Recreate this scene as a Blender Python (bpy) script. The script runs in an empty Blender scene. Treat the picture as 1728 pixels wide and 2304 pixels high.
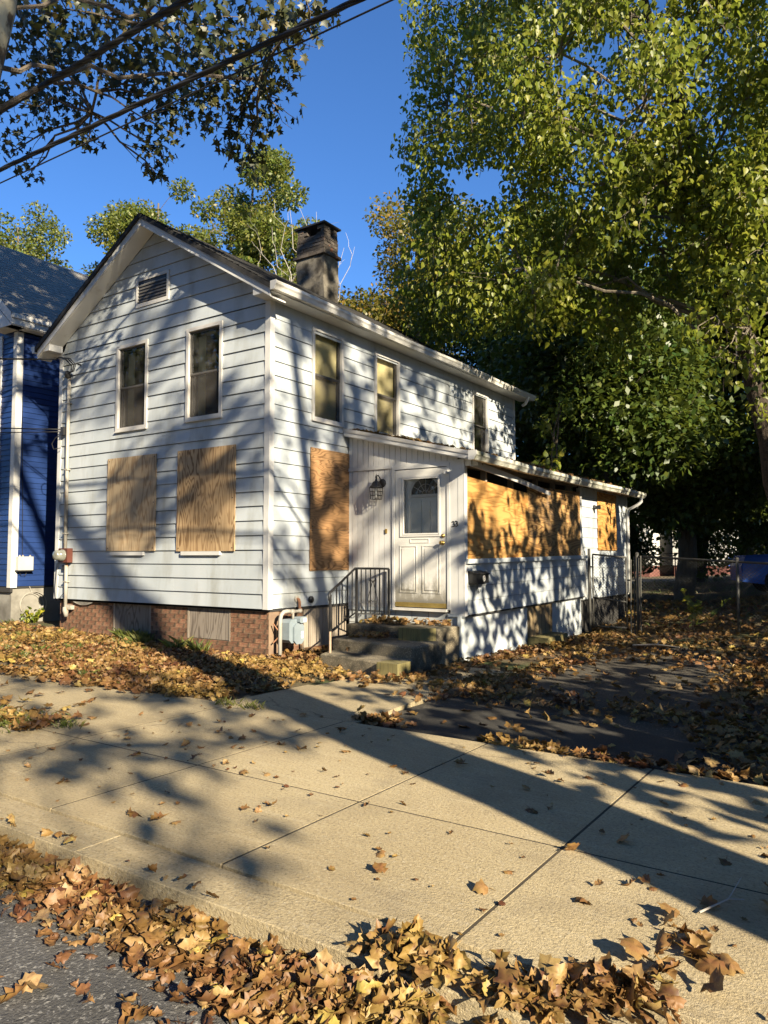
import bpy, math, random
import numpy as np
from mathutils import Vector, Matrix

random.seed(7)
RNG = np.random.default_rng(11)
SC = bpy.context.scene
COL = SC.collection
R = math.radians

# ------------------------------------------------------------------ camera
cam_d = bpy.data.cameras.new('camera')
cam = bpy.data.objects.new('camera', cam_d)
COL.objects.link(cam)
CAM = Vector((7.1094, -7.6179, 1.4087))
cam.location = CAM
_yaw, _pit = -0.5982, 0.0597
FWD = Vector((math.sin(_yaw) * math.cos(_pit), math.cos(_yaw) * math.cos(_pit), math.sin(_pit)))
cam.rotation_euler = FWD.to_track_quat('-Z', 'Y').to_euler()
cam_d.sensor_fit = 'VERTICAL'
cam_d.sensor_height = 36.0
cam_d.lens = 36.0 * 1690.7 / 2304.0
cam_d.clip_start = 0.05
cam_d.clip_end = 2000.0
SC.camera = cam

# ------------------------------------------------------------------ sky, sun, exposure
SUN_TO = Vector((0.600, -0.280, 0.300)).normalized()       # towards the sun
SUN_EL = math.asin(SUN_TO.z)
SUN_AZ = math.atan2(SUN_TO.x, SUN_TO.y)
world = bpy.data.worlds.new('World')
SC.world = world
world.use_nodes = True
wn = world.node_tree.nodes
wl = world.node_tree.links
bg = wn.get('Background') or wn.new('ShaderNodeBackground')
sky = wn.new('ShaderNodeTexSky')
sky.sky_type = 'NISHITA'
sky.sun_disc = False
sky.sun_elevation = SUN_EL
sky.sun_rotation = SUN_AZ
sky.air_density = 1.0
sky.dust_density = 0.0
sky.ozone_density = 10.0
sky.altitude = 0.0
wl.new(sky.outputs[0], bg.inputs[0])
bg.inputs[1].default_value = 0.070
sun_d = bpy.data.lights.new('sun', 'SUN')
sun = bpy.data.objects.new('sun', sun_d)
COL.objects.link(sun)
sun.location = SUN_TO * 60
sun.rotation_euler = SUN_TO.to_track_quat('Z', 'Y').to_euler()
sun_d.energy = 5.0
sun_d.angle = R(0.53)
sun_d.color = (1.0, 0.88, 0.68)
SC.view_settings.view_transform = 'Standard'
SC.view_settings.look = 'None'
SC.view_settings.gamma = 1.0
SC.view_settings.use_curve_mapping = False
SC.view_settings.exposure = 1.60
SC.cycles.use_denoising = True
SC.cycles.max_bounces = 6
SC.cycles.transparent_max_bounces = 12

# ------------------------------------------------------------------ node helpers
def newmat(name):
    m = bpy.data.materials.new(name)
    m.use_nodes = True
    m.node_tree.nodes.clear()
    return m, m.node_tree

def N(nt, typ, ins=None, **props):
    n = nt.nodes.new('ShaderNode' + typ)
    for k, v in props.items():
        setattr(n, k, v)
    for k, v in (ins or {}).items():
        s = n.inputs[k]
        if isinstance(v, bpy.types.NodeSocket):
            nt.links.new(v, s)
        elif isinstance(v, tuple) and len(v) == 3 and s.type == 'RGBA':
            s.default_value = (*v, 1)
        else:
            s.default_value = v
    return n

def ramp(nt, fac, stops, interp='LINEAR'):
    n = nt.nodes.new('ShaderNodeValToRGB')
    cr = n.color_ramp
    cr.interpolation = interp
    while len(cr.elements) < len(stops):
        cr.elements.new(0.5)
    for e, (p, c) in zip(cr.elements, stops):
        e.position = p
        e.color = (*c, 1) if len(c) == 3 else c
    nt.links.new(fac, n.inputs[0])
    return n.outputs[0]

def mix(nt, fac, a, b, mode='MIX'):
    n = nt.nodes.new('ShaderNodeMix')
    n.data_type = 'RGBA'
    n.blend_type = mode
    for i, v in ((0, fac), (6, a), (7, b)):
        if isinstance(v, bpy.types.NodeSocket):
            nt.links.new(v, n.inputs[i])
        elif isinstance(v, tuple):
            n.inputs[i].default_value = (*v, 1)
        else:
            n.inputs[i].default_value = v
    return n.outputs[2]

def coords(nt, scale=(1, 1, 1), rot=(0, 0, 0)):
    tc = N(nt, 'TexCoord')
    mp = N(nt, 'Mapping', {'Vector': tc.outputs['Object'], 'Scale': scale, 'Rotation': rot})
    return mp.outputs[0]

def noise(nt, vec, scale, detail=4.0, rough=0.55, dist=0.0):
    return N(nt, 'TexNoise', {'Vector': vec, 'Scale': scale, 'Detail': detail, 'Roughness': rough, 'Distortion': dist}).outputs[0]

def bump(nt, h, strength, dist=0.01):
    return N(nt, 'Bump', {'Height': h, 'Strength': strength, 'Distance': dist}).outputs[0]

def finish(nt, col, rough=0.6, spec=0.4, metal=0.0, normal=None):
    ins = {'Base Color': col, 'Roughness': rough, 'Metallic': metal, 'Specular IOR Level': spec}
    if normal is not None:
        ins['Normal'] = normal
    b = N(nt, 'BsdfPrincipled', ins)
    o = N(nt, 'OutputMaterial', {'Surface': b.outputs[0]})
    return b

def surf(name, c1, c2, scale=3.0, rough=0.6, bstr=0.15, bscale=60.0, spec=0.35, metal=0.0, stain=None, stretch=(1, 1, 1),
         speck=None, objvar=0.0, bdist=0.004):
    m, nt = newmat(name)
    v = coords(nt, stretch)
    v0 = coords(nt)
    f = ramp(nt, noise(nt, v, scale, 5.0), [(0.32, (0, 0, 0)), (0.68, (1, 1, 1))])
    col = mix(nt, f, c1, c2)
    if speck:
        sf = ramp(nt, noise(nt, v0, speck[1], 2.0, 0.6), [(speck[2], (0, 0, 0)), (speck[3], (1, 1, 1))])
        col = mix(nt, sf, col, speck[0])
    if stain:
        sf = ramp(nt, noise(nt, v, stain[1], 6.0, 0.6), [(stain[2], (0, 0, 0)), (stain[3], (1, 1, 1))])
        col = mix(nt, sf, col, stain[0])
    if objvar:
        oi = N(nt, 'ObjectInfo')
        hv = N(nt, 'HueSaturation', {'Color': col, 'Value': N(nt, 'MapRange', {'Value': oi.outputs['Random'], 'To Min': 1 - objvar, 'To Max': 1 + objvar}).outputs[0]})
        col = hv.outputs[0]
    nm = bump(nt, noise(nt, v0, bscale, 4.0, 0.6), bstr, bdist) if bstr else None
    finish(nt, col, rough, spec, metal, nm)
    return m

def plain(name, c, rough=0.5, metal=0.0, spec=0.4):
    m, nt = newmat(name)
    finish(nt, c, rough, spec, metal)
    return m

def plywood(name, light, mid, dark, axis, seed=0.0, lines=30.0, knots=0.0):
    """veneer grain: contour lines of a stretched noise field. axis: the grain's direction."""
    m, nt = newmat(name)
    st = {'z': (1.0, 1.0, 0.17), 'y': (1.0, 0.17, 1.0)}[axis]
    tc = N(nt, 'TexCoord')
    oi = N(nt, 'ObjectInfo')
    off = N(nt, 'CombineXYZ', {'X': N(nt, 'Math', {0: oi.outputs['Random'], 1: 13.0}, operation='MULTIPLY').outputs[0], 'Y': seed, 'Z': seed * 1.7})
    va = N(nt, 'VectorMath', {0: tc.outputs['Object'], 1: off.outputs[0]}, operation='ADD')
    mp = N(nt, 'Mapping', {'Vector': va.outputs[0], 'Scale': st})
    v = mp.outputs[0]
    n1 = noise(nt, v, 4.4, 2.5, 0.5, 0.35)
    s = N(nt, 'Math', {0: n1, 1: lines * 6.2832 / 4.0}, operation='MULTIPLY').outputs[0]
    s = N(nt, 'Math', {0: s}, operation='SINE').outputs[0]
    s = N(nt, 'Math', {0: s, 1: 0.5, 2: 0.5}, operation='MULTIPLY_ADD').outputs[0]
    line = ramp(nt, s, [(0.0, (0, 0, 0)), (0.55, (0.15, 0.15, 0.15)), (0.93, (1, 1, 1))])
    st2 = {'z': (60.0, 60.0, 2.0), 'y': (60.0, 2.0, 60.0)}[axis]
    mp2 = N(nt, 'Mapping', {'Vector': va.outputs[0], 'Scale': st2})
    fib = noise(nt, mp2.outputs[0], 1.0, 3.0, 0.6)
    base = mix(nt, ramp(nt, noise(nt, v, 1.3, 2.0), [(0.35, (0, 0, 0)), (0.65, (1, 1, 1))]), light, mid)
    base = mix(nt, ramp(nt, fib, [(0.3, (0, 0, 0)), (0.75, (0.5, 0.5, 0.5))]), base, mid)
    lf = N(nt, 'Math', {0: line, 1: N(nt, 'MapRange', {'Value': noise(nt, v, 2.0, 2.0), 'From Min': 0.3, 'From Max': 0.7, 'To Min': 0.4, 'To Max': 0.95}).outputs[0]}, operation='MULTIPLY').outputs[0]
    col = mix(nt, lf, base, dark)
    if knots:
        kf = ramp(nt, noise(nt, coords(nt), 3.2, 5.0, 0.65, 0.4), [(0.5, (0, 0, 0)), (0.68, (knots, knots, knots))])
        col = mix(nt, kf, col, (0.13, 0.11, 0.09))
    finish(nt, col, 0.68, 0.25, 0.0, bump(nt, fib, 0.2, 0.003))
    return m

def foliage(name, stops, trans=0.35, rough=0.45, wilt=None):
    m, nt = newmat(name)
    g = N(nt, 'NewGeometry')
    oi = N(nt, 'ObjectInfo')
    a = N(nt, 'Math', {0: g.outputs['Random Per Island'], 1: oi.outputs['Random']}, operation='ADD').outputs[0]
    a = N(nt, 'Math', {0: a}, operation='FRACT').outputs[0]
    col = ramp(nt, a, stops)
    v = coords(nt)
    col = mix(nt, ramp(nt, noise(nt, v, 1.1, 2.0), [(0.35, (0, 0, 0)), (0.7, (0.45, 0.45, 0.45))]), col, stops[-1][1])
    if wilt:
        wf = ramp(nt, noise(nt, v, wilt[1], 4.0, 0.6), [(wilt[2], (0, 0, 0)), (wilt[3], (1, 1, 1))])
        col = mix(nt, wf, col, wilt[0])
    b = N(nt, 'BsdfPrincipled', {'Base Color': col, 'Roughness': rough, 'Specular IOR Level': 0.4})
    t = N(nt, 'BsdfTranslucent', {'Color': mix(nt, 0.5, col, (0.35, 0.42, 0.05), 'MIX') if trans > 0.2 else col})
    ms = N(nt, 'MixShader', {0: trans, 1: b.outputs[0], 2: t.outputs[0]})
    N(nt, 'OutputMaterial', {'Surface': ms.outputs[0]})
    return m

def glass_mat(name, tint=(1, 1, 1), ior=1.75, dirt=0.06):
    m, nt = newmat(name)
    fr = N(nt, 'Fresnel', {'IOR': ior})
    tr = N(nt, 'BsdfTransparent', {'Color': tint})
    gl = N(nt, 'BsdfGlossy', {'Color': (1, 1, 1), 'Roughness': 0.015})
    ms = N(nt, 'MixShader', {0: fr.outputs[0], 1: tr.outputs[0], 2: gl.outputs[0]})
    df = N(nt, 'BsdfDiffuse', {'Color': (0.5, 0.48, 0.42)})
    v = coords(nt)
    dn = ramp(nt, noise(nt, v, 5.0, 5.0, 0.6), [(0.35, (0, 0, 0)), (0.8, (dirt * 2, dirt * 2, dirt * 2))])
    m2 = N(nt, 'MixShader', {0: dn, 1: ms.outputs[0], 2: df.outputs[0]})
    N(nt, 'OutputMaterial', {'Surface': m2.outputs[0]})
    return m

def screen_mat(name):
    m, nt = newmat(name)
    tr = N(nt, 'BsdfTransparent', {'Color': (1, 1, 1)})
    df = N(nt, 'BsdfDiffuse', {'Color': (0.10, 0.09, 0.08)})
    ms = N(nt, 'MixShader', {0: 0.32, 1: tr.outputs[0], 2: df.outputs[0]})
    N(nt, 'OutputMaterial', {'Surface': ms.outputs[0]})
    return m

M = {}
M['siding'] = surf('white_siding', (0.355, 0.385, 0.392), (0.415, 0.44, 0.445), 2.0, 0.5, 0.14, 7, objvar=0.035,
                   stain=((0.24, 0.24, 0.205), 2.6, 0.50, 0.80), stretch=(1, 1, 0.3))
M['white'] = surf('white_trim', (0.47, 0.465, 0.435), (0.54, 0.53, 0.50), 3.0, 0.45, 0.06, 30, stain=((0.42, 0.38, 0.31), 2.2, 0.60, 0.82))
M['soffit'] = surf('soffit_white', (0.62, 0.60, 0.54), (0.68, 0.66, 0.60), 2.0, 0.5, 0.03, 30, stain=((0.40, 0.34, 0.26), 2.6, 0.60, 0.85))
M['gutter'] = surf('weathered_gutter', (0.52, 0.50, 0.44), (0.66, 0.64, 0.58), 4.0, 0.5, 0.1, 40, stain=((0.16, 0.145, 0.11), 5.0, 0.50, 0.72), stretch=(1, 0.5, 1.5))
M['mossgutter'] = surf('mossy_gutter', (0.55, 0.54, 0.46), (0.42, 0.41, 0.33), 4.0, 0.6, 0.15, 40, stain=((0.10, 0.105, 0.06), 6.0, 0.46, 0.68), stretch=(1, 0.6, 1.4))
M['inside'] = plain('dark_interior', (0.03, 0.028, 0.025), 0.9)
M['sheath'] = plain('gap_shade_sheathing', (0.03, 0.029, 0.027), 0.9)  # near-black, so gaps between siding courses carry painted shade lines
M['bronze'] = surf('bronze_sash', (0.055, 0.05, 0.045), (0.09, 0.085, 0.075), 6.0, 0.5, 0.05, 40)
M['alu'] = surf('aluminium_sash', (0.42, 0.40, 0.36), (0.52, 0.50, 0.46), 5.0, 0.4, 0.05, 40)
M['glass'] = glass_mat('window_glass', ior=1.6)
M['sideglass'] = glass_mat('side_window_glass', ior=1.58, dirt=0.02)
M['doorglass'] = glass_mat('door_glass', ior=1.5, dirt=0.05)
M['screen'] = screen_mat('insect_screen')
M['blind'] = surf('cream_blind', (0.50, 0.44, 0.22), (0.57, 0.50, 0.27), 3.0, 0.6, 0.0)
M['ply_front'] = plywood('plywood_pale', (0.50, 0.385, 0.235), (0.42, 0.305, 0.175), (0.25, 0.155, 0.075), 'z', 0.0, 44)
M['ply_front_b'] = plywood('plywood_tan', (0.47, 0.345, 0.195), (0.37, 0.25, 0.13), (0.125, 0.064, 0.024), 'z', 3.0, 58)
M['ply_side'] = plywood('plywood_brown', (0.36, 0.215, 0.10), (0.29, 0.16, 0.068), (0.11, 0.052, 0.02), 'y', 5.0, 70)
M['ply_orange'] = plywood('plywood_orange', (0.50, 0.285, 0.095), (0.42, 0.22, 0.06), (0.22, 0.09, 0.02), 'y', 9.0, 40)
M['ply_dark'] = plywood('plywood_mottled', (0.42, 0.255, 0.10), (0.33, 0.18, 0.058), (0.10, 0.046, 0.016), 'y', 2.0, 50, 0.6)
M['ply_grey'] = plywood('plywood_weathered', (0.24, 0.205, 0.165), (0.19, 0.155, 0.12), (0.08, 0.062, 0.048), 'z', 7.0, 50)
M['hatch'] = plywood('hatch_board', (0.33, 0.25, 0.14), (0.24, 0.175, 0.09), (0.09, 0.06, 0.03), 'z', 4.0, 22, 0.4)
M['plank'] = surf('grey_planks', (0.20, 0.165, 0.125), (0.28, 0.235, 0.18), 3.0, 0.8, 0.3, 40, stretch=(14, 14, 1), objvar=0.25)
M['brick'] = surf('painted_brick', (0.13, 0.052, 0.030), (0.24, 0.125, 0.07), 4.0, 0.85, 0.6, 40, stain=((0.31, 0.205, 0.115), 1.9, 0.44, 0.58), objvar=0.30, speck=((0.045, 0.03, 0.02), 9, 0.52, 0.66))
M['mortar'] = surf('mortar', (0.25, 0.175, 0.11), (0.16, 0.105, 0.07), 6.0, 0.9, 0.4, 60)
M['render'] = surf('chimney_render', (0.20, 0.18, 0.14), (0.14, 0.122, 0.094), 5.0, 0.95, 0.9, 30, stain=((0.045, 0.039, 0.03), 3.5, 0.44, 0.60), speck=((0.13, 0.115, 0.09), 30, 0.54, 0.64))
M['chimbrick'] = surf('chimney_brick', (0.075, 0.062, 0.05), (0.115, 0.095, 0.074), 6.0, 0.95, 0.6, 60, stain=((0.30, 0.11, 0.05), 4.0, 0.62, 0.70), objvar=0.3)
M['soot'] = surf('sooty_mortar', (0.05, 0.045, 0.04), (0.09, 0.08, 0.07), 8.0, 0.95, 0.3, 50)
M['shingle'] = surf('black_shingle', (0.016, 0.016, 0.016), (0.034, 0.032, 0.03), 9.0, 0.9, 0.6, 150, stretch=(1, 3, 1))
M['shingle_grey'] = surf('grey_shingle', (0.20, 0.19, 0.165), (0.29, 0.275, 0.24), 5.0, 1.0, 0.6, 160, stretch=(1, 3, 1), speck=((0.12, 0.12, 0.115), 70, 0.5, 0.6))
M['blue'] = surf('blue_siding', (0.009, 0.026, 0.098), (0.014, 0.036, 0.125), 2.0, 0.42, 0.05, 30, objvar=0.06)
M['bluewhite'] = surf('white_corner', (0.50, 0.485, 0.44), (0.56, 0.545, 0.50), 3.0, 0.5, 0.05, 30)
M['fconc'] = surf('foundation_concrete', (0.26, 0.245, 0.205), (0.19, 0.175, 0.145), 2.0, 0.9, 0.5, 40, stain=((0.11, 0.10, 0.08), 1.4, 0.48, 0.66))
M['panel'] = surf('painted_panel', (0.40, 0.43, 0.43), (0.47, 0.495, 0.49), 1.5, 0.7, 0.2, 14, stain=((0.36, 0.37, 0.32), 2.0, 0.56, 0.80), stretch=(1, 1, 0.5))
M['door'] = surf('storm_door', (0.52, 0.505, 0.46), (0.58, 0.565, 0.52), 3.0, 0.4, 0.03, 40)
M['innerdoor'] = surf('inner_door', (0.58, 0.60, 0.56), (0.64, 0.655, 0.61), 3.0, 0.45, 0.02, 40)
M['brass'] = surf('old_brass', (0.55, 0.38, 0.12), (0.40, 0.27, 0.08), 12.0, 0.35, 0.05, 60, metal=0.9)
M['kick'] = surf('kick_plate', (0.46, 0.33, 0.10), (0.34, 0.24, 0.07), 7.0, 0.5, 0.1, 60, metal=0.35)
M['black'] = surf('black_metal', (0.016, 0.016, 0.016), (0.028, 0.027, 0.026), 6.0, 0.45, 0.15, 80)
M['blackplain'] = plain('black_plastic', (0.012, 0.012, 0.012), 0.4)
M['rustpost'] = surf('rusty_post', (0.28, 0.19, 0.12), (0.36, 0.27, 0.19), 14.0, 0.7, 0.2, 80)
M['block'] = surf('grey_block', (0.33, 0.345, 0.335), (0.40, 0.415, 0.40), 5.0, 0.9, 0.4, 60, objvar=0.08)
M['step'] = surf('pebble_concrete', (0.20, 0.168, 0.112), (0.13, 0.108, 0.07), 3.0, 0.9, 0.8, 90, stain=((0.03, 0.027, 0.018), 2.6, 0.44, 0.62), speck=((0.32, 0.265, 0.175), 70, 0.55, 0.61), bdist=0.01)
M['treated'] = surf('mossy_timber', (0.15, 0.125, 0.045), (0.22, 0.185, 0.08), 3.0, 0.85, 0.3, 50, stretch=(12, 12, 1), stain=((0.06, 0.055, 0.02), 3.0, 0.48, 0.70))
M['concrete'] = None
M['jointdirt'] = surf('joint_dirt', (0.035, 0.028, 0.018), (0.075, 0.06, 0.038), 3.0, 0.95, 0.3, 60)
M['asphalt'] = surf('road_asphalt', (0.058, 0.056, 0.052), (0.095, 0.09, 0.083), 1.2, 0.9, 1.0, 70, speck=((0.22, 0.21, 0.19), 60, 0.57, 0.66), bdist=0.012, stain=((0.03, 0.029, 0.027), 1.1, 0.5, 0.7))
M['drive'] = surf('old_driveway', (0.042, 0.036, 0.027), (0.075, 0.064, 0.046), 0.9, 0.9, 0.8, 60, speck=((0.15, 0.135, 0.10), 50, 0.58, 0.66), stain=((0.03, 0.027, 0.02), 0.7, 0.52, 0.66), bdist=0.008)
M['patch'] = surf('dark_patch', (0.028, 0.026, 0.022), (0.042, 0.038, 0.03), 2.0, 0.9, 0.8, 120, speck=((0.09, 0.08, 0.06), 120, 0.6, 0.68), bdist=0.008)
M['soil'] = surf('soil_ground', (0.085, 0.06, 0.033), (0.13, 0.09, 0.048), 1.6, 0.95, 0.8, 30, stain=((0.05, 0.065, 0.018), 0.8, 0.5, 0.65), bdist=0.03)
M['galv'] = surf('galvanised_steel', (0.06, 0.058, 0.05), (0.10, 0.095, 0.082), 8.0, 0.65, 0.1, 60, metal=0.2)
M['wire'] = surf('fence_wire', (0.045, 0.045, 0.04), (0.075, 0.072, 0.064), 8.0, 0.6, 0.0, metal=0.3)
M['pipe'] = surf('grey_pipe', (0.34, 0.32, 0.27), (0.28, 0.255, 0.21), 7.0, 0.5, 0.1, 60, stain=((0.25, 0.15, 0.08), 6.0, 0.58, 0.7))
M['rustpipe'] = surf('rusty_pipe', (0.20, 0.085, 0.04), (0.30, 0.15, 0.08), 12.0, 0.8, 0.3, 80)
M['meter'] = surf('meter_grey', (0.17, 0.205, 0.22), (0.215, 0.25, 0.265), 6.0, 0.5, 0.05, 50)
M['brownbox'] = surf('brown_meter_box', (0.075, 0.022, 0.014), (0.10, 0.032, 0.02), 6.0, 0.55, 0.1, 50)
M['meterglass'] = surf('meter_glass', (0.22, 0.22, 0.18), (0.13, 0.13, 0.105), 14.0, 0.12, 0.05, 50, spec=0.8)
M['boxgrey'] = surf('box_grey', (0.36, 0.35, 0.31), (0.42, 0.41, 0.365), 4.0, 0.5, 0.05, 40)
M['sticker'] = plain('white_sticker', (0.5, 0.5, 0.48), 0.5)
M['cable'] = plain('black_cable', (0.012, 0.012, 0.013), 0.6)
M['bark'] = surf('brown_bark', (0.095, 0.075, 0.052), (0.15, 0.12, 0.085), 4.0, 0.95, 1.0, 22, stretch=(4, 4, 0.7), bdist=0.04)
M['darkbark'] = surf('dark_bark', (0.030, 0.022, 0.015), (0.052, 0.038, 0.026), 4.0, 0.95, 1.0, 22, stretch=(4, 4, 0.7), bdist=0.04)
M['palebark'] = surf('grey_bark', (0.11, 0.09, 0.064), (0.17, 0.143, 0.105), 4.0, 0.95, 0.8, 22, stretch=(4, 4, 0.7), bdist=0.03)
M['sycbark'] = surf('sycamore_bark', (0.42, 0.38, 0.26), (0.33, 0.29, 0.19), 3.0, 0.85, 0.4, 14, stain=((0.10, 0.075, 0.045), 3.2, 0.50, 0.56), bdist=0.02)
M['deadwood'] = surf('dead_wood', (0.30, 0.27, 0.23), (0.38, 0.345, 0.29), 5.0, 0.8, 0.3, 30)
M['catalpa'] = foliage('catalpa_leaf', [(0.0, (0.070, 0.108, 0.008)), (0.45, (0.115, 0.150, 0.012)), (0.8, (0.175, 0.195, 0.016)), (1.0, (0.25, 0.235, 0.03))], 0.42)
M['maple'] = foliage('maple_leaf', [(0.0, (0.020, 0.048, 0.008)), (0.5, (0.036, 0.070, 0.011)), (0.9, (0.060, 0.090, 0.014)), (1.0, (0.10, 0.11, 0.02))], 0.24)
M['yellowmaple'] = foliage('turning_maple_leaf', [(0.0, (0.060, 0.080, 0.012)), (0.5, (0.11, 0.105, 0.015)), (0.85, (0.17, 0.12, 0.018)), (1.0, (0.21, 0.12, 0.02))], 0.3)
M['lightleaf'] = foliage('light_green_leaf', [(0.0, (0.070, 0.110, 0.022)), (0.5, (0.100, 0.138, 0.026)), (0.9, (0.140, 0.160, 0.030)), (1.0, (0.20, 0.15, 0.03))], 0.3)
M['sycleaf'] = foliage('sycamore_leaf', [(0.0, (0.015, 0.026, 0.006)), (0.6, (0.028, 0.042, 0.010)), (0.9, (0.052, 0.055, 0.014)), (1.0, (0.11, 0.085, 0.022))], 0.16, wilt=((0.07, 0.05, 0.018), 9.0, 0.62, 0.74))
M['shade'] = M['sycleaf']
M['dryleaf'] = foliage('dry_leaf', [(0.0, (0.062, 0.022, 0.010)), (0.3, (0.12, 0.046, 0.017)), (0.55, (0.175, 0.080, 0.029)), (0.80, (0.225, 0.125, 0.05)), (0.94, (0.29, 0.19, 0.085)), (1.0, (0.32, 0.24, 0.05))], 0.12, 0.55,
                       wilt=((0.11, 0.045, 0.02), 38.0, 0.52, 0.72))
M['grassblade'] = foliage('grass_blade', [(0.0, (0.040, 0.066, 0.012)), (0.6, (0.07, 0.095, 0.018)), (1.0, (0.15, 0.13, 0.035))], 0.25)
M['weed'] = foliage('weed_leaf', [(0.0, (0.06, 0.11, 0.015)), (0.6, (0.13, 0.17, 0.02)), (1.0, (0.30, 0.26, 0.02))], 0.3)

def concrete_mat():
    m, nt = newmat('sidewalk_concrete')
    v = coords(nt)
    oi = N(nt, 'ObjectInfo')
    f = ramp(nt, noise(nt, v, 0.9, 6.0, 0.6), [(0.3, (0, 0, 0)), (0.7, (1, 1, 1))])
    col = mix(nt, f, (0.40, 0.315, 0.175), (0.47, 0.38, 0.22))
    col = mix(nt, ramp(nt, noise(nt, v, 62.0, 3.0, 0.75), [(0.50, (0, 0, 0)), (0.64, (0.7, 0.7, 0.7))]), col, (0.17, 0.135, 0.08))
    col = mix(nt, ramp(nt, noise(nt, v, 48.0, 3.0, 0.75), [(0.56, (0, 0, 0)), (0.66, (0.7, 0.7, 0.7))]), col, (0.55, 0.47, 0.325))
    col = mix(nt, ramp(nt, noise(nt, v, 2.3, 6.0, 0.65), [(0.55, (0, 0, 0)), (0.80, (0.6, 0.6, 0.6))]), col, (0.20, 0.165, 0.115))
    col = mix(nt, ramp(nt, noise(nt, coords(nt, (1, 1, 1), (0, 0, .6)), 0.7, 7.0, 0.7, 0.5), [(0.46, (0, 0, 0)), (0.70, (0.5, 0.5, 0.5))]), col, (0.22, 0.17, 0.10))
    col = mix(nt, ramp(nt, noise(nt, coords(nt, (1.2, 16, 1)), 1.6, 5.0, 0.6), [(0.52, (0, 0, 0)), (0.75, (0.5, 0.5, 0.5))]), col, (0.50, 0.42, 0.27))
    wv = N(nt, 'VectorMath', {0: v, 1: N(nt, 'VectorMath', {0: N(nt, 'TexNoise', {'Vector': v, 'Scale': 2.2, 'Detail': 5.0}).outputs[1], 1: (0.55, 0.55, 0.55)}, operation='MULTIPLY').outputs[0]}, operation='ADD').outputs[0]
    vo = N(nt, 'TexVoronoi', {'Vector': wv, 'Scale': 0.30}, feature='DISTANCE_TO_EDGE').outputs[0]
    crk = ramp(nt, vo, [(0.0, (0.6, 0.6, 0.6)), (0.0022, (0, 0, 0))])
    crk = N(nt, 'Math', {0: crk, 1: ramp(nt, noise(nt, v, 0.6, 2.0), [(0.5, (0, 0, 0)), (0.56, (1, 1, 1))])}, operation='MULTIPLY').outputs[0]
    col = mix(nt, crk, col, (0.07, 0.055, 0.035))
    hv = N(nt, 'HueSaturation', {'Color': col, 'Value': N(nt, 'MapRange', {'Value': oi.outputs['Random'], 'To Min': 0.86, 'To Max': 1.06}).outputs[0]})
    h = noise(nt, v, 75.0, 4.0, 0.75)
    finish(nt, hv.outputs[0], 0.9, 0.3, 0.0, bump(nt, h, 1.0, 0.010))
    return m
M['concrete'] = concrete_mat()

# dirt creeping up the foot of the door: a stain with its own ragged outline
def dirty_door():
    m, nt = newmat('storm_door_dirty')
    v = coords(nt)
    tc = N(nt, 'TexCoord')
    z = N(nt, 'SeparateXYZ', {0: tc.outputs['Object']}).outputs[2]
    h = N(nt, 'MapRange', {'Value': z, 'From Min': 0.70, 'From Max': 1.35, 'To Min': 0.62, 'To Max': 0.0}).outputs[0]
    n = N(nt, 'Math', {0: noise(nt, coords(nt, (1, 1, 0.45)), 9.0, 7.0, 0.7), 1: h}, operation='ADD').outputs[0]
    f = ramp(nt, n, [(0.70, (0, 0, 0)), (1.08, (0.8, 0.8, 0.8))])
    base = mix(nt, ramp(nt, noise(nt, v, 4.0, 4.0), [(0.3, (0, 0, 0)), (0.7, (1, 1, 1))]), (0.52, 0.505, 0.455), (0.58, 0.56, 0.51))
    col = mix(nt, f, base, (0.14, 0.125, 0.09))
    finish(nt, col, 0.42, 0.35)
    return m
M['doordirty'] = dirty_door()

# ------------------------------------------------------------------ object helpers
def put(o, parent=None):
    COL.objects.link(o)
    if parent is not None:
        o.parent = parent
        if parent.type == 'EMPTY':
            o.matrix_parent_inverse = Matrix.Translation(-Vector(parent.location))
    return o

def tag(o, label=None, cat=None, group=None, kind=None):
    for k, v in (('label', label), ('category', cat), ('group', group), ('kind', kind)):
        if v:
            o[k] = v
    return o

def thing(name, label, cat, loc=(0, 0, 0), group=None):
    o = bpy.data.objects.new(name, None)
    o.empty_display_size = 0.1
    o.location = loc
    COL.objects.link(o)
    return tag(o, label, cat, group)

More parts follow.
